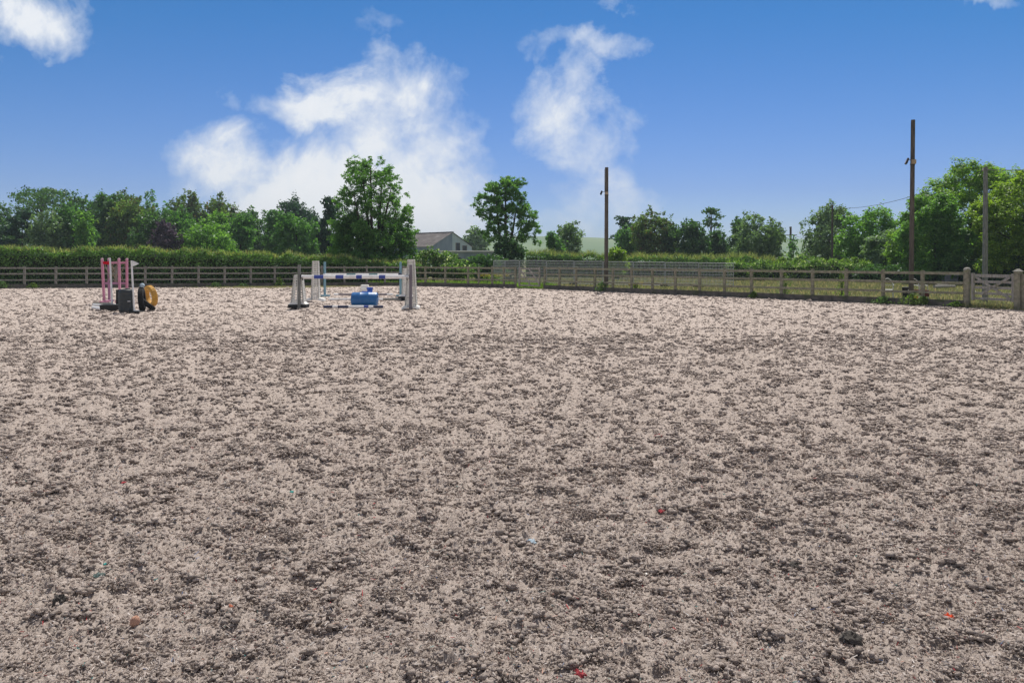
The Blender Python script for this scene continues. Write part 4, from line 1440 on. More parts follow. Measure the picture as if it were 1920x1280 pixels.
def jump_stand(label, px, base_y, post_px, post_top, tow, post_mat, base_kind, cup_y, cup_dir, post_dy=-0.28, group='jump stands of the blue and white jumps'):
    """lattice tower wing on a moulded base with an upright that carries the pole cups"""
    g = G(px, base_y)
    root = thing('jump_stand', label, 'jump stand', g, 0, group)
    w0, w1, z0, z1 = tow
    lattice_tower(MB(), w0, w1, w0 * 0.85, w1 * 0.85, z0, z1, 4, 0.088).build('lattice_wing', M['white'], root)
    if base_kind == 'block':
        b_ = MB().box((0, 0, 0.065), (0.64, 0.50, 0.13)).build('base_block', M['black'], root, bevel=0.015)
        MB().box((0, 0, 0.18), (0.64, 0.48, 0.10), top=0.66).build('base_top', M['white'], root, bevel=0.015)
    else:
        for sx in (-1, 1):
            MB().box((sx * 0.2, -0.03, 0.05), (0.26, 0.50, 0.10), Matrix.Rotation(sx * 0.22, 3, 'Y'), top=0.72).build('foot', M['white'], root, bevel=0.02)
    Zp = g.y + post_dy
    pb = P(post_px, post_top, Zp)
    lx = pb.x - g.x
    MB().box((lx, post_dy, pb.z / 2), (0.095, 0.09, pb.z)).build('upright', M[post_mat], root, bevel=0.008)
    zc = P(post_px, cup_y, Zp).z
    cp = MB()
    cp.box((lx + cup_dir * 0.055, post_dy, zc), (0.02, 0.10, 0.14))
    for k_ in range(7):
        t0, t1 = math.pi * k_ / 7, math.pi * (k_ + 1) / 7
        cp.beam((lx + cup_dir * 0.12, post_dy - math.cos(t0) * 0.07, zc - math.sin(t0) * 0.07), (lx + cup_dir * 0.12, post_dy - math.cos(t1) * 0.07, zc - math.sin(t1) * 0.07), 0.11, 0.012, up=(1, 0, 0))
    cp.build('pole_cup', M['black'], root)
    return root, Vector((pb.x, Zp, zc))


def banded_pole(label, a_, b_, r, bands, mats, group='jump poles'):
    """a wooden pole from a to b; bands = [(end fraction, material index)]"""
    a_, b_ = Vector(a_), Vector(b_)
    d = b_ - a_
    mb = MB()
    t0 = 0.0
    n = 14
    first = True
    for t1, mi in bands:
        base = len(mb.v)
        u = d.normalized()
        s1 = u.cross(Vector((0, 0, 1))).normalized()
        s2 = s1.cross(u)
        for t_ in (t0, t1):
            for j in range(n):
                an = 2 * math.pi * j / n
                mb.v.append(tuple(d * t_ + (s1 * math.cos(an) + s2 * math.sin(an)) * r))
        for j in range(n):
            mb.f.append((base + j, base + n + j, base + n + (j + 1) % n, base + (j + 1) % n))
            mb.mi.append(mi)
        if first:
            mb.f.append(tuple(base + j for j in range(n)))
            mb.mi.append(mi)
            first = False
        if t1 > 0.999:
            mb.f.append(tuple(base + n + j for j in reversed(range(n))))
            mb.mi.append(mi)
        t0 = t1
    o = mb.build('jump_pole', [M[x] for x in mats], smooth=True, loc=a_)
    tag(o, label, 'pole', group)
    return o


# front jump
_, c0 = jump_stand('left stand of the front jump, short white lattice wing on a black based block', 560, 577, 561, 496.5, (0.43, 0.25, 0.2, 1.13), 'post_grey', 'block', 519, 1)
_, c1 = jump_stand('right stand of the front jump, tall white lattice wing with mauve grey upright', 771, 578, 770, 496.5, (0.38, 0.21, 0.06, 1.68), 'post_mauve', 'feet', 519, -1)
pa, pb_ = c0 + Vector((0.09, 0, 0.0)), c1 + Vector((-0.05, 0, 0.0))


def fr(px):
    return (P(px, YH, pa.y).x - pa.x) / (pb_.x - pa.x)


banded_pole('raised white pole with four blue bands across the front jump', pa, pb_, 0.062,
            [(fr(590), 0), (fr(608), 1), (fr(631), 0), (fr(646), 1), (fr(670), 0), (fr(681), 1), (fr(713), 0), (fr(725), 1), (1.0, 0)], ['white_paint', 'blue_band'])
ga, gb = G(607, 578), G(718, 578)
zz = Vector((0, 0, 0.055))
banded_pole('navy and white pole on the sand in front of the blue barrel', ga + zz, gb + zz, 0.05, [(0.15, 1), (0.24, 0), (0.42, 1), (0.68, 0), (0.76, 2), (0.84, 0), (1.0, 1)], ['white_paint', 'navy', 'blue_band'])


# blue barrel lying on its side
def barrel():
    g = G(681.5, 575)
    Zb = g.y
    r, ln = 0.262, 0.94
    root = thing('barrel', 'large blue plastic barrel lying on its side under the front jump', 'barrel', (g.x, Zb + 0.25, 0))
    prof = [(0.05, 0.0), (r - 0.05, 0.0), (r - 0.015, 0.015), (r, 0.05), (r, 0.28), (r + 0.008, 0.30), (r + 0.008, 0.33), (r, 0.35), (r, 0.59), (r + 0.008, 0.61), (r + 0.008, 0.64), (r, 0.66), (r, ln - 0.05), (r - 0.015, ln - 0.015), (r - 0.05, ln), (0.05, ln)]
    M4 = Matrix.Translation((-ln / 2, 0, r - 0.01)) @ Matrix.Rotation(math.radians(90), 4, 'Y')
    MB().lathe(prof, 40, M4).build('drum', M['blue'], root, smooth=True)
    MB().lathe([(0.005, 0), (0.035, 0), (0.035, 0.02), (0.005, 0.02)], 14, Matrix.Translation((ln / 2, -0.1, r + 0.1)) @ Matrix.Rotation(math.radians(90), 4, 'Y')).build('bung', M['black'], root)


barrel()

# rear jump
def plain_stand(label, px, base_y, top_y, mat):
    g = G(px, base_y)
    zt = P(px, top_y, g.y).z
    root = thing('jump_stand', label, 'jump stand', g, 0, 'pale blue uprights of the rear jump')
    MB().box((0, 0, zt / 2), (0.095, 0.09, zt)).build('upright', M[mat], root, bevel=0.008)
    MB().beam((0, -0.27, 0.05), (0, 0.27, 0.05), 0.085, 0.085).build('foot', M[mat], root, bevel=0.008)
    MB().beam((-0.22, 0.06, 0.045), (0.22, 0.06, 0.045), 0.08, 0.08).build('foot', M[mat], root, bevel=0.008)
    zc = P(px, 515, g.y).z
    MB().box((0, -0.07, zc - 0.07), (0.10, 0.13, 0.03)).build('pole_cup', M['black'], root)
    return g, zc


def wing_only(label, px, base_y, tow, kind):
    g = G(px, base_y)
    root = thing('jump_wing', label, 'jump stand', g, 0, 'white lattice wings of the rear jump')
    w0, w1, z0, z1 = tow
    lattice_tower(MB(), w0, w1, w0 * 0.85, w1 * 0.85, z0, z1, 4, 0.088).build('lattice_wing', M['white'], root)
    if kind == 'block':
        MB().box((0, 0, 0.075), (0.60, 0.46, 0.15)).build('base_block', M['black'], root, bevel=0.015)
        MB().box((0, 0, 0.20), (0.60, 0.44, 0.10), top=0.62).build('base_top', M['white'], root, bevel=0.015)
    else:
        for sx in (-1, 1):
            MB().box((sx * 0.28, -0.05, 0.055), (0.28, 0.46, 0.11), Matrix.Rotation(sx * 0.2, 3, 'Y'), top=0.7).build('foot', M['white'], root, bevel=0.02)


wing_only('left white lattice wing of the rear jump beside the pale blue upright', 592, 563.5, (0.31, 0.21, 0.05, 1.62), 'feet')
wing_only('right white lattice wing of the rear jump on a black block', 761, 562, (0.30, 0.21, 0.24, 1.30), 'block')
q0, z0 = plain_stand('left pale blue upright of the rear jump', 609, 556, 491, 'cyan')
q1, z1 = plain_stand('right pale blue upright of the rear jump', 751, 556, 491, 'cyan')
ra, rb = q0 + Vector((-0.05, -0.09, z0)), q1 + Vector((0.36, -0.09, z1))


def fr2(px):
    return (P(px, YH, ra.y).x - ra.x) / (rb.x - ra.x)


banded_pole('raised white pole with two teal bands across the rear jump', ra, rb, 0.058,
            [(fr2(650), 0), (fr2(667), 1), (fr2(692), 0), (fr2(708), 1), (fr2(747), 0), (1.0, 2)], ['white_paint', 'teal_band', 'navy'])
banded_pole('thin grey pole on the sand behind the blue barrel, nearer one', G(617, 563.5) + zz, G(752, 563.5) + zz, 0.045, [(0.3, 0), (0.42, 1), (0.75, 0), (1.0, 1)], ['white_paint', 'post_grey'])
banded_pole('thin pinkish grey pole on the sand behind the rear jump', G(626, 554) + zz, G(737, 554) + zz, 0.045, [(0.08, 1), (0.4, 0), (0.9, 0), (1.0, 1)], ['post_mauve', 'white_paint'])

# block and blue tub beyond
g = G(684, 545.5)
root = thing('mounting_block', 'small off white plastic block on the sand behind the blue tub', 'block', g)
MB().box((0, 0, 0.17), (0.44, 0.34, 0.34), top=0.9).build('body', M['white'], root, bevel=0.025)
MB().box((0, -0.26, 0.08), (0.38, 0.20, 0.16), top=0.92).build('step', M['white'], root, bevel=0.02)
g = G(693.5, 549)
root = thing('tub', 'bright blue open tub standing behind the blue barrel', 'tub', g)
MB().lathe([(0.11, 0), (0.13, 0.005), (0.155, 0.25), (0.17, 0.26), (0.17, 0.28), (0.14, 0.28), (0.115, 0.03), (0.02, 0.025)], 24).build('body', M['blue_bright'], root, smooth=True)
MB().path([(-0.16, 0, 0.26), (-0.17, -0.09, 0.22), (0, -0.20, 0.16), (0.17, -0.09, 0.22), (0.16, 0, 0.26)], [0.008] * 5, 6).build('handle', M['black'], root)
g = G(684, 548.8)
root = tag(MB().box((0, 0, 0.04), (0.34, 0.22, 0.07), top=0.85).build('tray', M['blue_bright'], None, bevel=0.015, loc=g), 'flat blue tray lying left of the bright blue tub', 'tray')
root = tag(MB().box((0, 0, 0.05), (0.14, 0.12, 0.09), top=0.7).build('clod', M['stone_dark'], None, bevel=0.03, loc=G(600, 544.5)), 'small dark lump on the sand right of the left rear wing', 'clod')


# ------------------------------------------------------------------ clutter at the left: pink wings, drum, tyres, flags
def pink_wing(label, pxa, pxb, topy, base_y, mats, dz=0):
    a_, b_ = G(pxa[1], base_y), G(pxb[1], base_y)
    Z = a_.y
    root = thing('jump_wing', label, 'jump stand', a_, 0, 'pink jump wings')
    tops = []
    for (pt, pb0), mt in ((pxa, mats[0]), (pxb, mats[1])):
        p0 = G(pb0, base_y) - a_
        p1 = P(pt, topy, Z) - a_
        mb = MB()
        mb.beam(p0, p1, 0.080, 0.085, up=(0, 1, 0))
        mb.build('upright', M[mt], root, bevel=0.01)
        MB().lathe([(0.052, 0), (0.055, 0.02), (0.04, 0.055), (0.01, 0.065)], 12).build('cap', M['pink_pale'], root, smooth=True, loc=p1)
        tops.append((p0, p1))
        MB().beam(p0 + Vector((0, -0.3, 0.05)), p0 + Vector((0, 0.3, 0.05)), 0.09, 0.09).build('foot', M[mt], root, bevel=0.01)
    for y_, mt in ((492.5, 'pink'), (531.0, 'mauve')):
        zz_ = P(0, y_, Z).z
        e = []
        for p0, p1 in tops:
            t_ = (zz_ - p0.z) / (p1.z - p0.z)
            e.append(p0.lerp(p1, t_))
        dd_ = (e[1] - e[0]).normalized() * 0.05
        MB().beam(e[0] + dd_, e[1] - dd_, 0.05, 0.085).build('crossbar', M[mt], root, bevel=0.006)
    zt, zb = P(0, 495, Z).z, P(0, 531, Z).z
    x0, x1 = tops[0][1].x + 0.08, tops[1][1].x - 0.08
    for (u0, u1) in ((0.0, 0.6), (0.45, 0.9), (1.0, 0.35), (0.7, 0.15)):
        MB().tube((x0 + (x1 - x0) * u0, 0.035, zt), (x0 + (x1 - x0) * u1, 0.035, zb), 0.016, 0.013, 6).build('brace', M['stick'], root)
    return root


pink_wing('nearer pink wooden jump wing with crossed stick bracing', (191.5, 195.5), (223, 225), 487, 568, ('pink', 'pink'))
pink_wing('farther pink wooden jump wing half behind the nearer pink one', (204, 205), (238, 238), 487, 566, ('mauve', 'pink'))


def flag_pole(label, top_px, top_y, base_px, base_y, mat, flag):
    g = G(base_px, base_y)
    t_ = P(top_px, top_y, g.y) - g
    root = thing('flag_pole', label, 'flag', g, 0, 'flag poles by the pink wings')
    MB().path([(0, 0, 0.0), t_ * 0.5, t_], [0.03, 0.028, 0.026], 12).build('pole', M['white_paint'], root, smooth=True)
    MB().box((0.06, 0, 0.02), (0.34, 0.30, 0.04)).build('base_plate', M['black'], root, bevel=0.008)
    MB().tube((0.02, -0.005, 0.05), (0.16, -0.005, 0.05), 0.02, 0.02, 10).build('socket', M['white_paint'], root)
    pts, kind = flag
    vs_ = [P(x, y, g.y) - g for x, y in pts]
    fm = MB()
    n = len(vs_)
    nseg = 6
    # cloth with a slight wave: subdivided strip from the pole edge outwards
    a_, b_, c_, d_ = vs_
    rows = []
    for i in range(nseg + 1):
        t__ = i / nseg
        wv = Vector((0, 0.035 * math.sin(t__ * 5.0), 0))
        rows.append((a_.lerp(b_, t__) + wv, d_.lerp(c_, t__) + wv))
    for side in (0, 1):
        oy = Vector((0, -0.003 if side == 0 else 0.003, 0))
        for i in range(nseg):
            q_ = [rows[i][0] + oy, rows[i + 1][0] + oy, rows[i + 1][1] + oy, rows[i][1] + oy]
            fm.add(q_, [(0, 1, 2, 3)])
    fm.build('flag', M[mat], root, smooth=True)


flag_pole('white pole with a small red flag beside the pink wings', 206, 483.5, 211, 582, 'red', ([(205, 490), (193.5, 490.5), (194.5, 495), (205, 496.5)], 'quad'))
flag_pole('white pole with a white pennant in front of the black tyres', 246.5, 488.5, 251.5, 585, 'white_paint', ([(247.5, 488.5), (261.5, 494), (260.8, 495), (248, 499.5)], 'tri'))

# ribbed drum
g = G(236, 585)
root = thing('drum', 'dark grey ribbed plastic drum standing upright between the flag poles', 'drum', g)
prof = [(0.02, 0.0), (0.19, 0.0), (0.212, 0.02)]
for i in range(7):
    z = 0.06 + i * 0.088
    prof += [(0.212, z), (0.222, z + 0.02), (0.222, z + 0.045), (0.212, z + 0.065)]
prof += [(0.205, 0.69), (0.175, 0.735), (0.16, 0.745), (0.02, 0.745)]
MB().lathe(prof, 36).build('body', M['tub'], root, smooth=True)
MB().lathe([(0.01, 0), (0.07, 0), (0.07, 0.03), (0.01, 0.03)], 18).build('lid', M['black'], root, loc=(0.05, 0.02, 0.745))
MB().box((0.17, -0.16, 0.36), (0.09, 0.03, 0.02)).build('label_strip', M['white_paint'], root)
g = G(215, 582)
root = thing('crate', 'black narrow plastic crate standing left of the ribbed drum', 'crate', g + Vector((0.02, 0.35, 0)))
MB().box((0, 0, 0.345), (0.17, 0.30, 0.69)).build('body', M['black'], root, bevel=0.012)
for z in (0.12, 0.28, 0.44, 0.60):
    MB().box((0, -0.152, z), (0.13, 0.012, 0.02)).build('slot_rib', M['tub'], root)
g = G(204, 583)
root = thing('trough', 'low black trough lying at the foot of the nearer pink wing', 'trough', g + Vector((0.0, 0.2, 0)))
MB().box((0, 0, 0.10), (0.62, 0.30, 0.20), top=1.12).build('body', M['black'], root, bevel=0.02)
MB().box((0, 0, 0.205), (0.60, 0.26, 0.012)).build('inside', M['tub'], root)
g = G(224, 577)
root = tag(MB().lathe([(0.01, 0.0), (0.05, 0.0), (0.075, 0.04), (0.075, 0.10), (0.04, 0.15), (0.01, 0.155)], 16).build('white_bottle', M['white'], None, smooth=True, loc=g + Vector((-0.12, -0.1, 0.0))), 'small white plastic bottle lying against the ribbed drum', 'bottle')

ends = ((174, 579.5, 197, 582.5, 0.055, 'white_paint', 'thick white pole end lying left of the black trough'), (175, 574, 212, 576, 0.045, 'white_paint', 'white pole lying behind the thick white one at the pink wings'), (174, 571.5, 208, 571.5, 0.045, 'post_grey', 'grey pole lying on the sand at the foot of the pink wings'))
for xa, ya, xb, yb, r, mt, lb in ends:
    a_, b_ = G(xa, ya), G(xb, yb)
    banded_pole(lb, a_ + Vector((0, 0, r)), b_ + Vector((0, 0, r)), r, [(0.62, 0), (1.0, 1)], [mt, mt], 'poles lying by the pink wings')


def tyre(name, label, c, R, r, w, rot, mat, rim=True, group=None):
    """tyre: wide torus-like lathe with tread grooves"""
    root = thing(name, label, 'tyre', c, 0, group)
    prof = []
    for a_ in range(0, 360, 20):
        t_ = math.radians(a_)
        cx, cz = math.cos(t_), math.sin(t_)
        sx = math.copysign(abs(cx) ** 0.6, cx)
        sz = math.copysign(abs(cz) ** 0.6, cz)
        prof.append((R - r + r * sx, w / 2 * sz))
    rm = rot.to_4x4()
    MB().lathe(prof, 40, rm, close=True).build('casing', mat, root, smooth=True)
    tr = MB()
    for i in range(26):
        an = 2 * math.pi * i / 26
        c_ = Vector((math.cos(an) * (R - 0.002), math.sin(an) * (R - 0.002), 0))
        mm = Matrix.Rotation(an, 3, 'Z')
        tr.box(rot @ c_, (0.022, 0.05, w * 0.72), rot @ mm)
    tr.build('tread', mat, root, bevel=0.004)
    return root


g = G(256, 584)
ax = Matrix.Rotation(math.radians(18), 3, 'Z') @ Matrix.Rotation(math.radians(86), 3, 'Y')
tyre('tyre', 'black tyre standing edge on right of the white pennant pole', g + Vector((0.0, 0.38, 0.385)), 0.39, 0.085, 0.175, ax, M['rubber'], group='black tyres by the ribbed drum')
ax = Matrix.Rotation(math.radians(28), 3, 'Z') @ Matrix.Rotation(math.radians(40), 3, 'Y')
tyre('tyre', 'black tyre leaning to the left against the upright tyre', G(270, 583) + Vector((0.0, 0.25, 0.20)), 0.28, 0.07, 0.16, ax, M['rubber'], group='black tyres by the ribbed drum')
ax = Matrix.Rotation(math.radians(50), 3, 'Z') @ Matrix.Rotation(math.radians(80), 3, 'Y')
tyre('tyre', 'yellow painted tyre standing behind the black tyres', G(276.5, 575) + Vector((0.0, 0.25, 0.375)), 0.385, 0.075, 0.20, ax, M['yellow'])
g = G(256, 584)
root = tag(MB().lathe([(0.005, 0), (0.045, 0.012), (0.075, 0.05), (0.08, 0.08), (0.07, 0.115), (0.04, 0.145), (0.005, 0.155)], 18).build('ball', M['pale_blue'], None, smooth=True, loc=g + Vector((0.02, 0.36, 0.765))), 'small pale blue ball resting on top of the upright black tyre', 'ball')

# ------------------------------------------------------------------ things in the paddock behind the right fence
def chair(label, p, rz):
    root = thing('garden_chair', label, 'chair', p, rz, 'white garden chairs behind the right fence')
    MB().box((0, 0, 0.41), (0.44, 0.44, 0.03)).build('seat', M['chair'], root, bevel=0.01)
    for sx in (-1, 1):
        for sy in (-1, 1):
            MB().tube((sx * 0.23, sy * 0.23, 0), (sx * 0.2, sy * 0.2, 0.41), 0.02, 0.026, 8).build('leg', M['chair'], root)
        MB().path([(sx * 0.22, -0.22, 0.41), (sx * 0.24, -0.2, 0.62), (sx * 0.24, 0.05, 0.64), (sx * 0.22, 0.21, 0.6)], [0.02] * 4, 8).build('arm', M['chair'], root, smooth=True)
    pts = []
    for i in range(11):
        t_ = math.pi * i / 10
        pts.append((math.cos(t_) * 0.22, 0.22 + 0.08 * math.sin(t_), 0.42 + 0.48 * math.sin(t_) ** 0.7))
    MB().path(pts, [0.02] * 11, 8).build('back_hoop', M['chair'], root, smooth=True)
    MB().beam((-0.17, 0.285, 0.62), (0.17, 0.285, 0.62), 0.012, 0.03).build('back_slat', M['chair'], root)
    return root


chair('white hoop backed garden chair at left of the two behind the right fence', G(1664, 561), 2.7)
c2 = G(1724, 563)
chair('white hoop backed garden chair right of the tall floodlight pole', c2, 0.3)
o_ = MB()
o_.add([(-0.24, -0.25, 0.435), (0.24, -0.25, 0.435), (0.24, 0.2, 0.44), (-0.24, 0.2, 0.44), (-0.24, -0.27, 0.30), (0.24, -0.27, 0.22), (0.26, -0.25, 0.16), (-0.22, -0.26, 0.2)], [(0, 1, 2, 3), (4, 5, 1, 0), (7, 6, 5, 4)])
bl = o_.build('blanket', M['maroon'], None, smooth=True, loc=c2, rot=(0, 0, 0.3))
md = bl.modifiers.new('thick', 'SOLIDIFY')
md.thickness = 0.03
tag(bl, 'dark maroon blanket hanging over the seat of the right garden chair', 'blanket')
g = G(1716, 565)
root = thing('bucket', 'small orange bucket in the grass in front of the right garden chair', 'bucket', g)
MB().lathe([(0.06, 0), (0.075, 0.005), (0.10, 0.2), (0.11, 0.21), (0.10, 0.215), (0.07, 0.03), (0.01, 0.025)], 20).build('body', M['orange'], root, smooth=True)
MB().path([(-0.1, 0, 0.2), (-0.06, -0.06, 0.28), (0, -0.08, 0.30), (0.06, -0.06, 0.28), (0.1, 0, 0.2)], [0.006] * 5, 6).build('handle', M['black'], root)
g = G(1699, 563)
root = thing('bin', 'black upright bin just left of the tall floodlight pole', 'bin', g)
MB().lathe([(0.12, 0), (0.135, 0.01), (0.165, 0.52), (0.175, 0.53), (0.175, 0.55), (0.05, 0.56)], 22).build('body', M['black'], root, smooth=True)
MB().box((0.02, -0.15, 0.42), (0.05, 0.02, 0.22), Matrix.Rotation(0.25, 3, 'Y')).build('sticker', M['white_paint'], root)

# small trailer and pale logs under the trees
g = G(1781, 533)
root = thing('storage_box', 'small grey storage box on short legs under the roadside trees', 'box', g)
MB().box((0, 0, 0.42), (0.88, 0.55, 0.40)).build('body', M['trailer'], root, bevel=0.02)
MB().box((0, -0.02, 0.64), (0.94, 0.62, 0.05)).build('lid', M['galv'], root, bevel=0.01)
for sx in (-1, 1):
    for sy in (-1, 1):
        MB().box((sx * 0.38, sy * 0.22, 0.08), (0.07, 0.07, 0.30)).build('leg', M['galv'], root)
for i, (xa, xb, y_, r, lb) in enumerate(((1752, 1790, 541, 0.10, 'pale peeled log lying lowest under the grey trailer'), (1756, 1776, 537, 0.09, 'short pale log lying behind the lowest log'))):
    a_, b_ = G(xa, y_), G(xb, y_ - 1)
    o = MB().path([a_ + Vector((0, 0, r)), a_.lerp(b_, 0.5) + Vector((0, 0.03, r * 1.1)), b_ + Vector((0, 0, r))], [r, r * 0.95, r * 0.85], 10).build('log', M['wood_pale'], smooth=True)
    tag(o, lb, 'log', 'pale logs in the paddock')


# ------------------------------------------------------------------ plants along the fence, paddock grass
def weed(label, p, n, spread, h, leaf='weed', cat='plant', name='weed', group=None, flower=None, ls=0.07):
    root = thing(name, label, cat, p, 0, group)
    a = rng.random(n) * 2 * math.pi
    r_ = np.abs(rng.normal(size=n)) * spread * 0.5
    zz_ = rng.random(n) * h * np.exp(-(r_ / spread) ** 2)
    pts = np.stack([np.cos(a) * r_, np.sin(a) * r_ * 0.6, zz_ + 0.03], 1)
    od = np.stack([np.cos(a), np.sin(a), np.full(n, 0.5)], 1)
    leaf_quads('leaves', pts, od, ls, L[leaf], root, up=0.5)
    st = MB()
    for i in range(6):
        an = i * 1.05
        st.tube((0, 0, 0), (math.cos(an) * spread * 0.3, math.sin(an) * spread * 0.2, h * 0.85), 0.008, 0.004, 5)
    st.build('stem', M['stick'], root)
    if flower:
        k_ = n // 2
        a = rng.random(k_) * 2 * math.pi
        r_ = np.sqrt(rng.random(k_)) * spread
        pts = np.stack([np.cos(a) * r_, np.sin(a) * r_ * 0.6, h * (0.75 + 0.3 * rng.random(k_))], 1)
        leaf_quads('flowers', pts, np.tile([[0, 0, 1.0]], (k_, 1)), 0.06, L[flower], root, up=0.8)
    return root


WF = 'weeds along the kickboards'
for px, s_, h_, lf, lb in ((66, 0.35, 0.3, 'weed', 'small weed at the kickboard near the left edge'), (5, 0.6, 0.4, 'hedge', 'dark weeds over the kickboard at the left edge'), (407, 0.45, 0.28, 'hedge', 'dark weed at the kickboard under the copper tree side of the hedge'),
                           (458, 0.4, 0.2, 'hedge', 'small dark weed at the kickboard right of the long gap'), (525, 0.35, 0.6, 'weed', 'upright light weed at the fence left of the front jump'),
                           (1128, 0.45, 0.5, 'hedge', 'dark weed tuft at the foot of the middle floodlight pole'), (1412, 0.25, 0.25, 'weed', 'small weed behind the rails near the last mesh panel'),
                           (1708, 0.55, 0.42, 'weed', 'leafy weed over the kickboard below the tall floodlight pole'), (1728, 0.4, 0.3, 'weed', 'leafy weed at the post right of the tall floodlight pole'), (1655, 0.5, 0.25, 'hedge', 'low green weeds on the kickboard near the left garden chair'),
                           (1790, 0.35, 0.15, 'weed', 'low weed at the kickboard left of the gate post')):
    p = fence_at_px(px)
    weed(lb, p + Vector((0, -0.14, 0)), 420, s_, h_, lf, group=WF)
weed('yellow flowering weeds behind the short dark rail fence', P(925, 487, 53.0) * Vector((1, 1, 0)) if False else Vector((P(925, 487, 53.5).x, 53.5, 0)), 900, 1.1, 0.75, flower='flower', name='flowering_weed', ls=0.1)
weed('yellow flowering weeds by the rails right of the middle floodlight pole', Vector((P(1192, 487, 43.5).x, 43.5, 0)), 420, 0.5, 0.45, flower='flower', name='flowering_weed', ls=0.08)
weed('white flowered weed in the hedge bottom at the left', Vector((P(122, 487, 50.8).x, 50.8, 0)), 120, 0.5, 1.0, leaf='hedge', flower='whiteflower', name='flowering_weed', ls=0.08)
weed('bushy growth behind the top rail near the round bushes', Vector((P(1472, 487, 36.6).x, 36.6, 0)), 500, 0.5, 1.1, leaf='brownish', ls=0.07)
weed('leafy stem climbing above the rail at the young shrub', Vector((P(1578, 487, 34.5).x, 34.5, 0)), 380, 0.28, 1.45, leaf='weed', ls=0.08)


def scatter(n, fn):
    p_ = fn(n)
    return p_


# rough grass outside the fence
pts = []
N = 90000
x_ = rng.uniform(-12, 34, N)
y_ = rng.uniform(24, 72, N)
ok = y_ > np.interp(x_, FX, FY) + 0.18
ok &= np.abs(x_ / y_) < 0.80
p_ = np.stack([x_, y_, np.full(N, -0.09)], 1)[ok]
tall = (vnoise(p_[:, 0] * 0.6, p_[:, 1] * 0.6, 33) > 0.62)
tag(blades('paddock_grass', p_, 0.16, 0.05, L['grass'], None, 0.5), kind='stuff')
# lusher grass strip behind the back fence
N = 11000
x_ = rng.uniform(-9.5, 2.5, N)
y_ = np.interp(x_, FX, FY) + 0.2 + rng.random(N) ** 1.5 * 2.6
p_ = np.stack([x_, y_, np.full(N, -0.09)], 1)
tag(blades('verge_grass', p_, 0.34, 0.05, L['weed'], None, 0.4), kind='stuff')
# thin grass growing out of the sand edge left of the jumps
N = 4200
x_ = rng.normal(-14.0, 2.2, N)
y_ = np.interp(x_, FX, FY) - 0.3 - np.abs(rng.normal(size=N)) * 1.2
p_ = np.stack([x_, y_, np.full(N, 0.0)], 1)
tag(blades('sand_edge_grass', p_, 0.06, 0.03, L['grass'], None, 0.6), kind='stuff')
# grass sill under the right gate
N = 2600
t_ = rng.random(N)
p_ = np.array(gp0)[None, :] * (1 - t_[:, None]) + np.array(gp1)[None, :] * t_[:, None]
p_[:, :2] += rng.normal(size=(N, 2)) * 0.16 + np.array([0.12, 0.2])
tag(blades('gateway_grass', p_, 0.14, 0.025, L['grass'], None, 0.5), kind='stuff')


# ------------------------------------------------------------------ scraps and stones on the sand
def scrap(label, px, py, w, h, mat, seed, name='fabric_scrap', cat='scrap', flat=0.32):
    g = G(px, py)
    z = float(sand_height(np.array([g.x]), np.array([g.y]), np.array([0.01]))[0])
    r_ = np.random.default_rng(seed)
    mb = MB()
    n = 11
    vs_ = []
    for j in range(n):
        for i in range(n):
            u_, v_ = i / (n - 1) - 0.5, j / (n - 1) - 0.5
            rad = 1 - 0.25 * r_.random()
            zz_ = flat * w * (0.35 * math.sin(u_ * 9 + seed) * math.cos(v_ * 7 + seed * 2) + 0.25 * (r_.random() - 0.5) + 0.30 * (1 - 4 * (u_ * u_ + v_ * v_)))
            vs_.append((u_ * w * rad * (1.1 - abs(v_)), v_ * h * rad * (1.1 - abs(u_)), zz_))
    fs = [(j * n + i, j * n + i + 1, (j + 1) * n + i + 1, (j + 1) * n + i) for j in range(n - 1) for i in range(n - 1)]
    mb.add(vs_, fs)
    o = mb.build(name, M[mat], None, smooth=True, loc=(g.x, g.y, z + 0.013), rot=(0, 0, r_.uniform(-0.8, 0.8)))
    md_ = o.modifiers.new('thick', 'SOLIDIFY')
    md_.thickness = 0.004
    tag(o, label, cat, 'fabric scraps in the sand')
    return o


def pebble(label, px, py, sx, sy, sz, mat, seed, name='stone', cat='stone', rz=0.3, rough=0.12):
    g = G(px, py)
    z = float(sand_height(np.array([g.x]), np.array([g.y]), np.array([0.01]))[0])
    r_ = np.random.default_rng(seed)
    mb = MB()
    n, kk = 18, 11
    prof = []
    vs_, fs = [], []
    for i in range(kk):
        th = math.pi * i / (kk - 1)
        for j in range(n):
            ph = 2 * math.pi * j / n
            q_ = 1 + rough * (r_.random() - 0.5)
            vs_.append((sx * math.sin(th) * math.cos(ph) * q_, sy * math.sin(th) * math.sin(ph) * q_, sz * math.cos(th) * q_))
    for i in range(kk - 1):
        for j in range(n):
            fs.append((i * n + j, (i + 1) * n + j, (i + 1) * n + (j + 1) % n, i * n + (j + 1) % n))
    mb.add(vs_, fs)
    o = mb.build(name, M[mat], None, smooth=True, loc=(g.x, g.y, z + sz * 0.5), rot=(0.2, 0.25, rz))
    tag(o, label, cat)
    return o


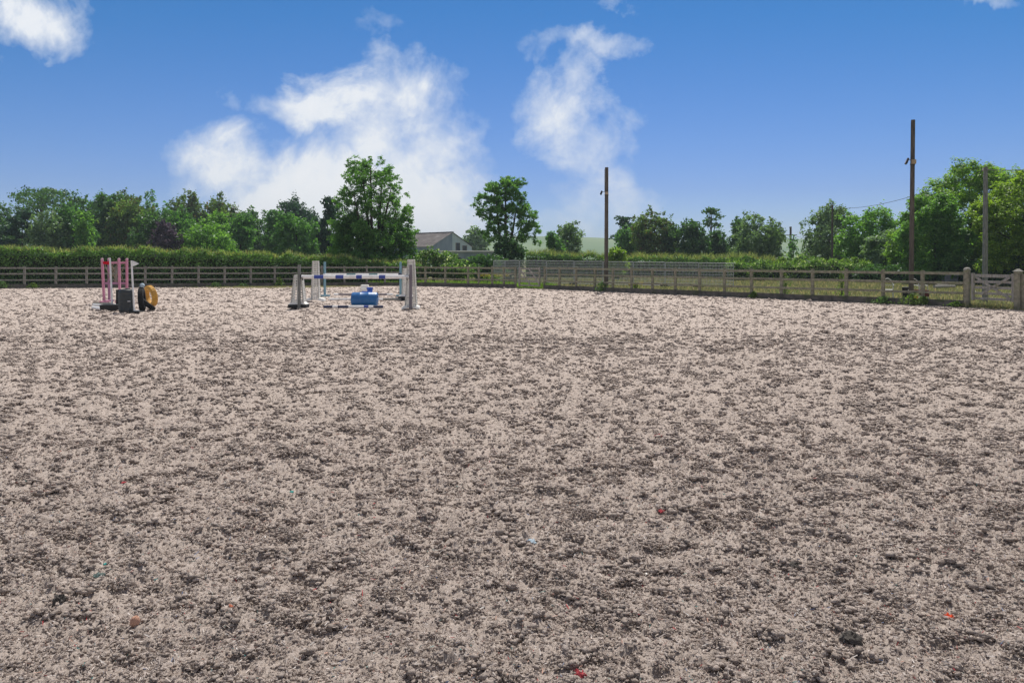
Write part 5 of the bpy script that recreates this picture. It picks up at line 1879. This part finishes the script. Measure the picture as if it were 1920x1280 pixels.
scrap('crumpled dark red scrap at the bottom edge of the photo', 1086, 1258, 0.075, 0.05, 'red_scrap', 1)
scrap('crumpled orange red scrap in the lower right sand', 1779, 1148, 0.055, 0.05, 'orange_red', 2, flat=0.5)
scrap('small red scrap right of the photo centre', 1240, 955, 0.05, 0.06, 'red_scrap', 3)
scrap('faint red scrap in the sand right of the centre', 1235, 812, 0.09, 0.10, 'red_scrap', 4)
scrap('pale blue crumpled scrap in the middle of the near sand', 996, 1008, 0.065, 0.08, 'pale_blue', 5, flat=0.5)
scrap('flat salmon coloured strip in the lower left sand', 426, 1145, 0.07, 0.03, 'salmon', 6, flat=0.25)
scrap('grey green folded scrap at the lower left', 186, 1076, 0.075, 0.07, 'grey_scrap', 7)
scrap('tiny teal scrap beside the grey green one', 197, 1059, 0.022, 0.03, 'teal', 8)
scrap('small teal scrap left of the centre', 547, 916, 0.035, 0.05, 'teal', 9)
scrap('pale scrap in the sand at the right', 1680, 967, 0.06, 0.05, 'pale_blue', 10)
scrap('tiny white scrap right of the pale blue one', 1212, 1063, 0.018, 0.025, 'white', 11)
scrap('small red scrap at the far left sand', 232, 905, 0.03, 0.05, 'red_scrap', 12)
pebble('pinkish rounded stone in the lower left sand', 253, 1162, 0.022, 0.022, 0.03, 'stone_pink', 1, rz=0.4)
pebble('dark clod of earth at the lower right', 1596, 1190, 0.05, 0.04, 0.03, 'stone_dark', 2, 'clod', 'clod', rough=0.5)
pebble('small dark clod near the left bottom', 113, 1128, 0.035, 0.03, 0.035, 'stone_dark', 4, 'clod', 'clod', rough=0.5)
pebble('flat grey clod right of the centre', 1492, 1055, 0.045, 0.035, 0.025, 'stone_dark', 5, 'clod', 'clod', rough=0.5)


# ------------------------------------------------------------------ air
m = bpy.data.materials.new('air')
m.use_nodes = True
m.node_tree.nodes.clear()
k = NT(m.node_tree)
o = k.n('ShaderNodeOutputMaterial')
pv = k.n('ShaderNodeVolumePrincipled')
pv.inputs['Color'].default_value = (0.74, 0.88, 1.0, 1)
pv.inputs['Density'].default_value = 0.00042
m.node_tree.links.new(pv.outputs[0], o.inputs['Volume'])
hz = MB().box((0, 1000, 33.5), (5600, 2200, 70)).build('haze', m)
tag(hz, kind='stuff')
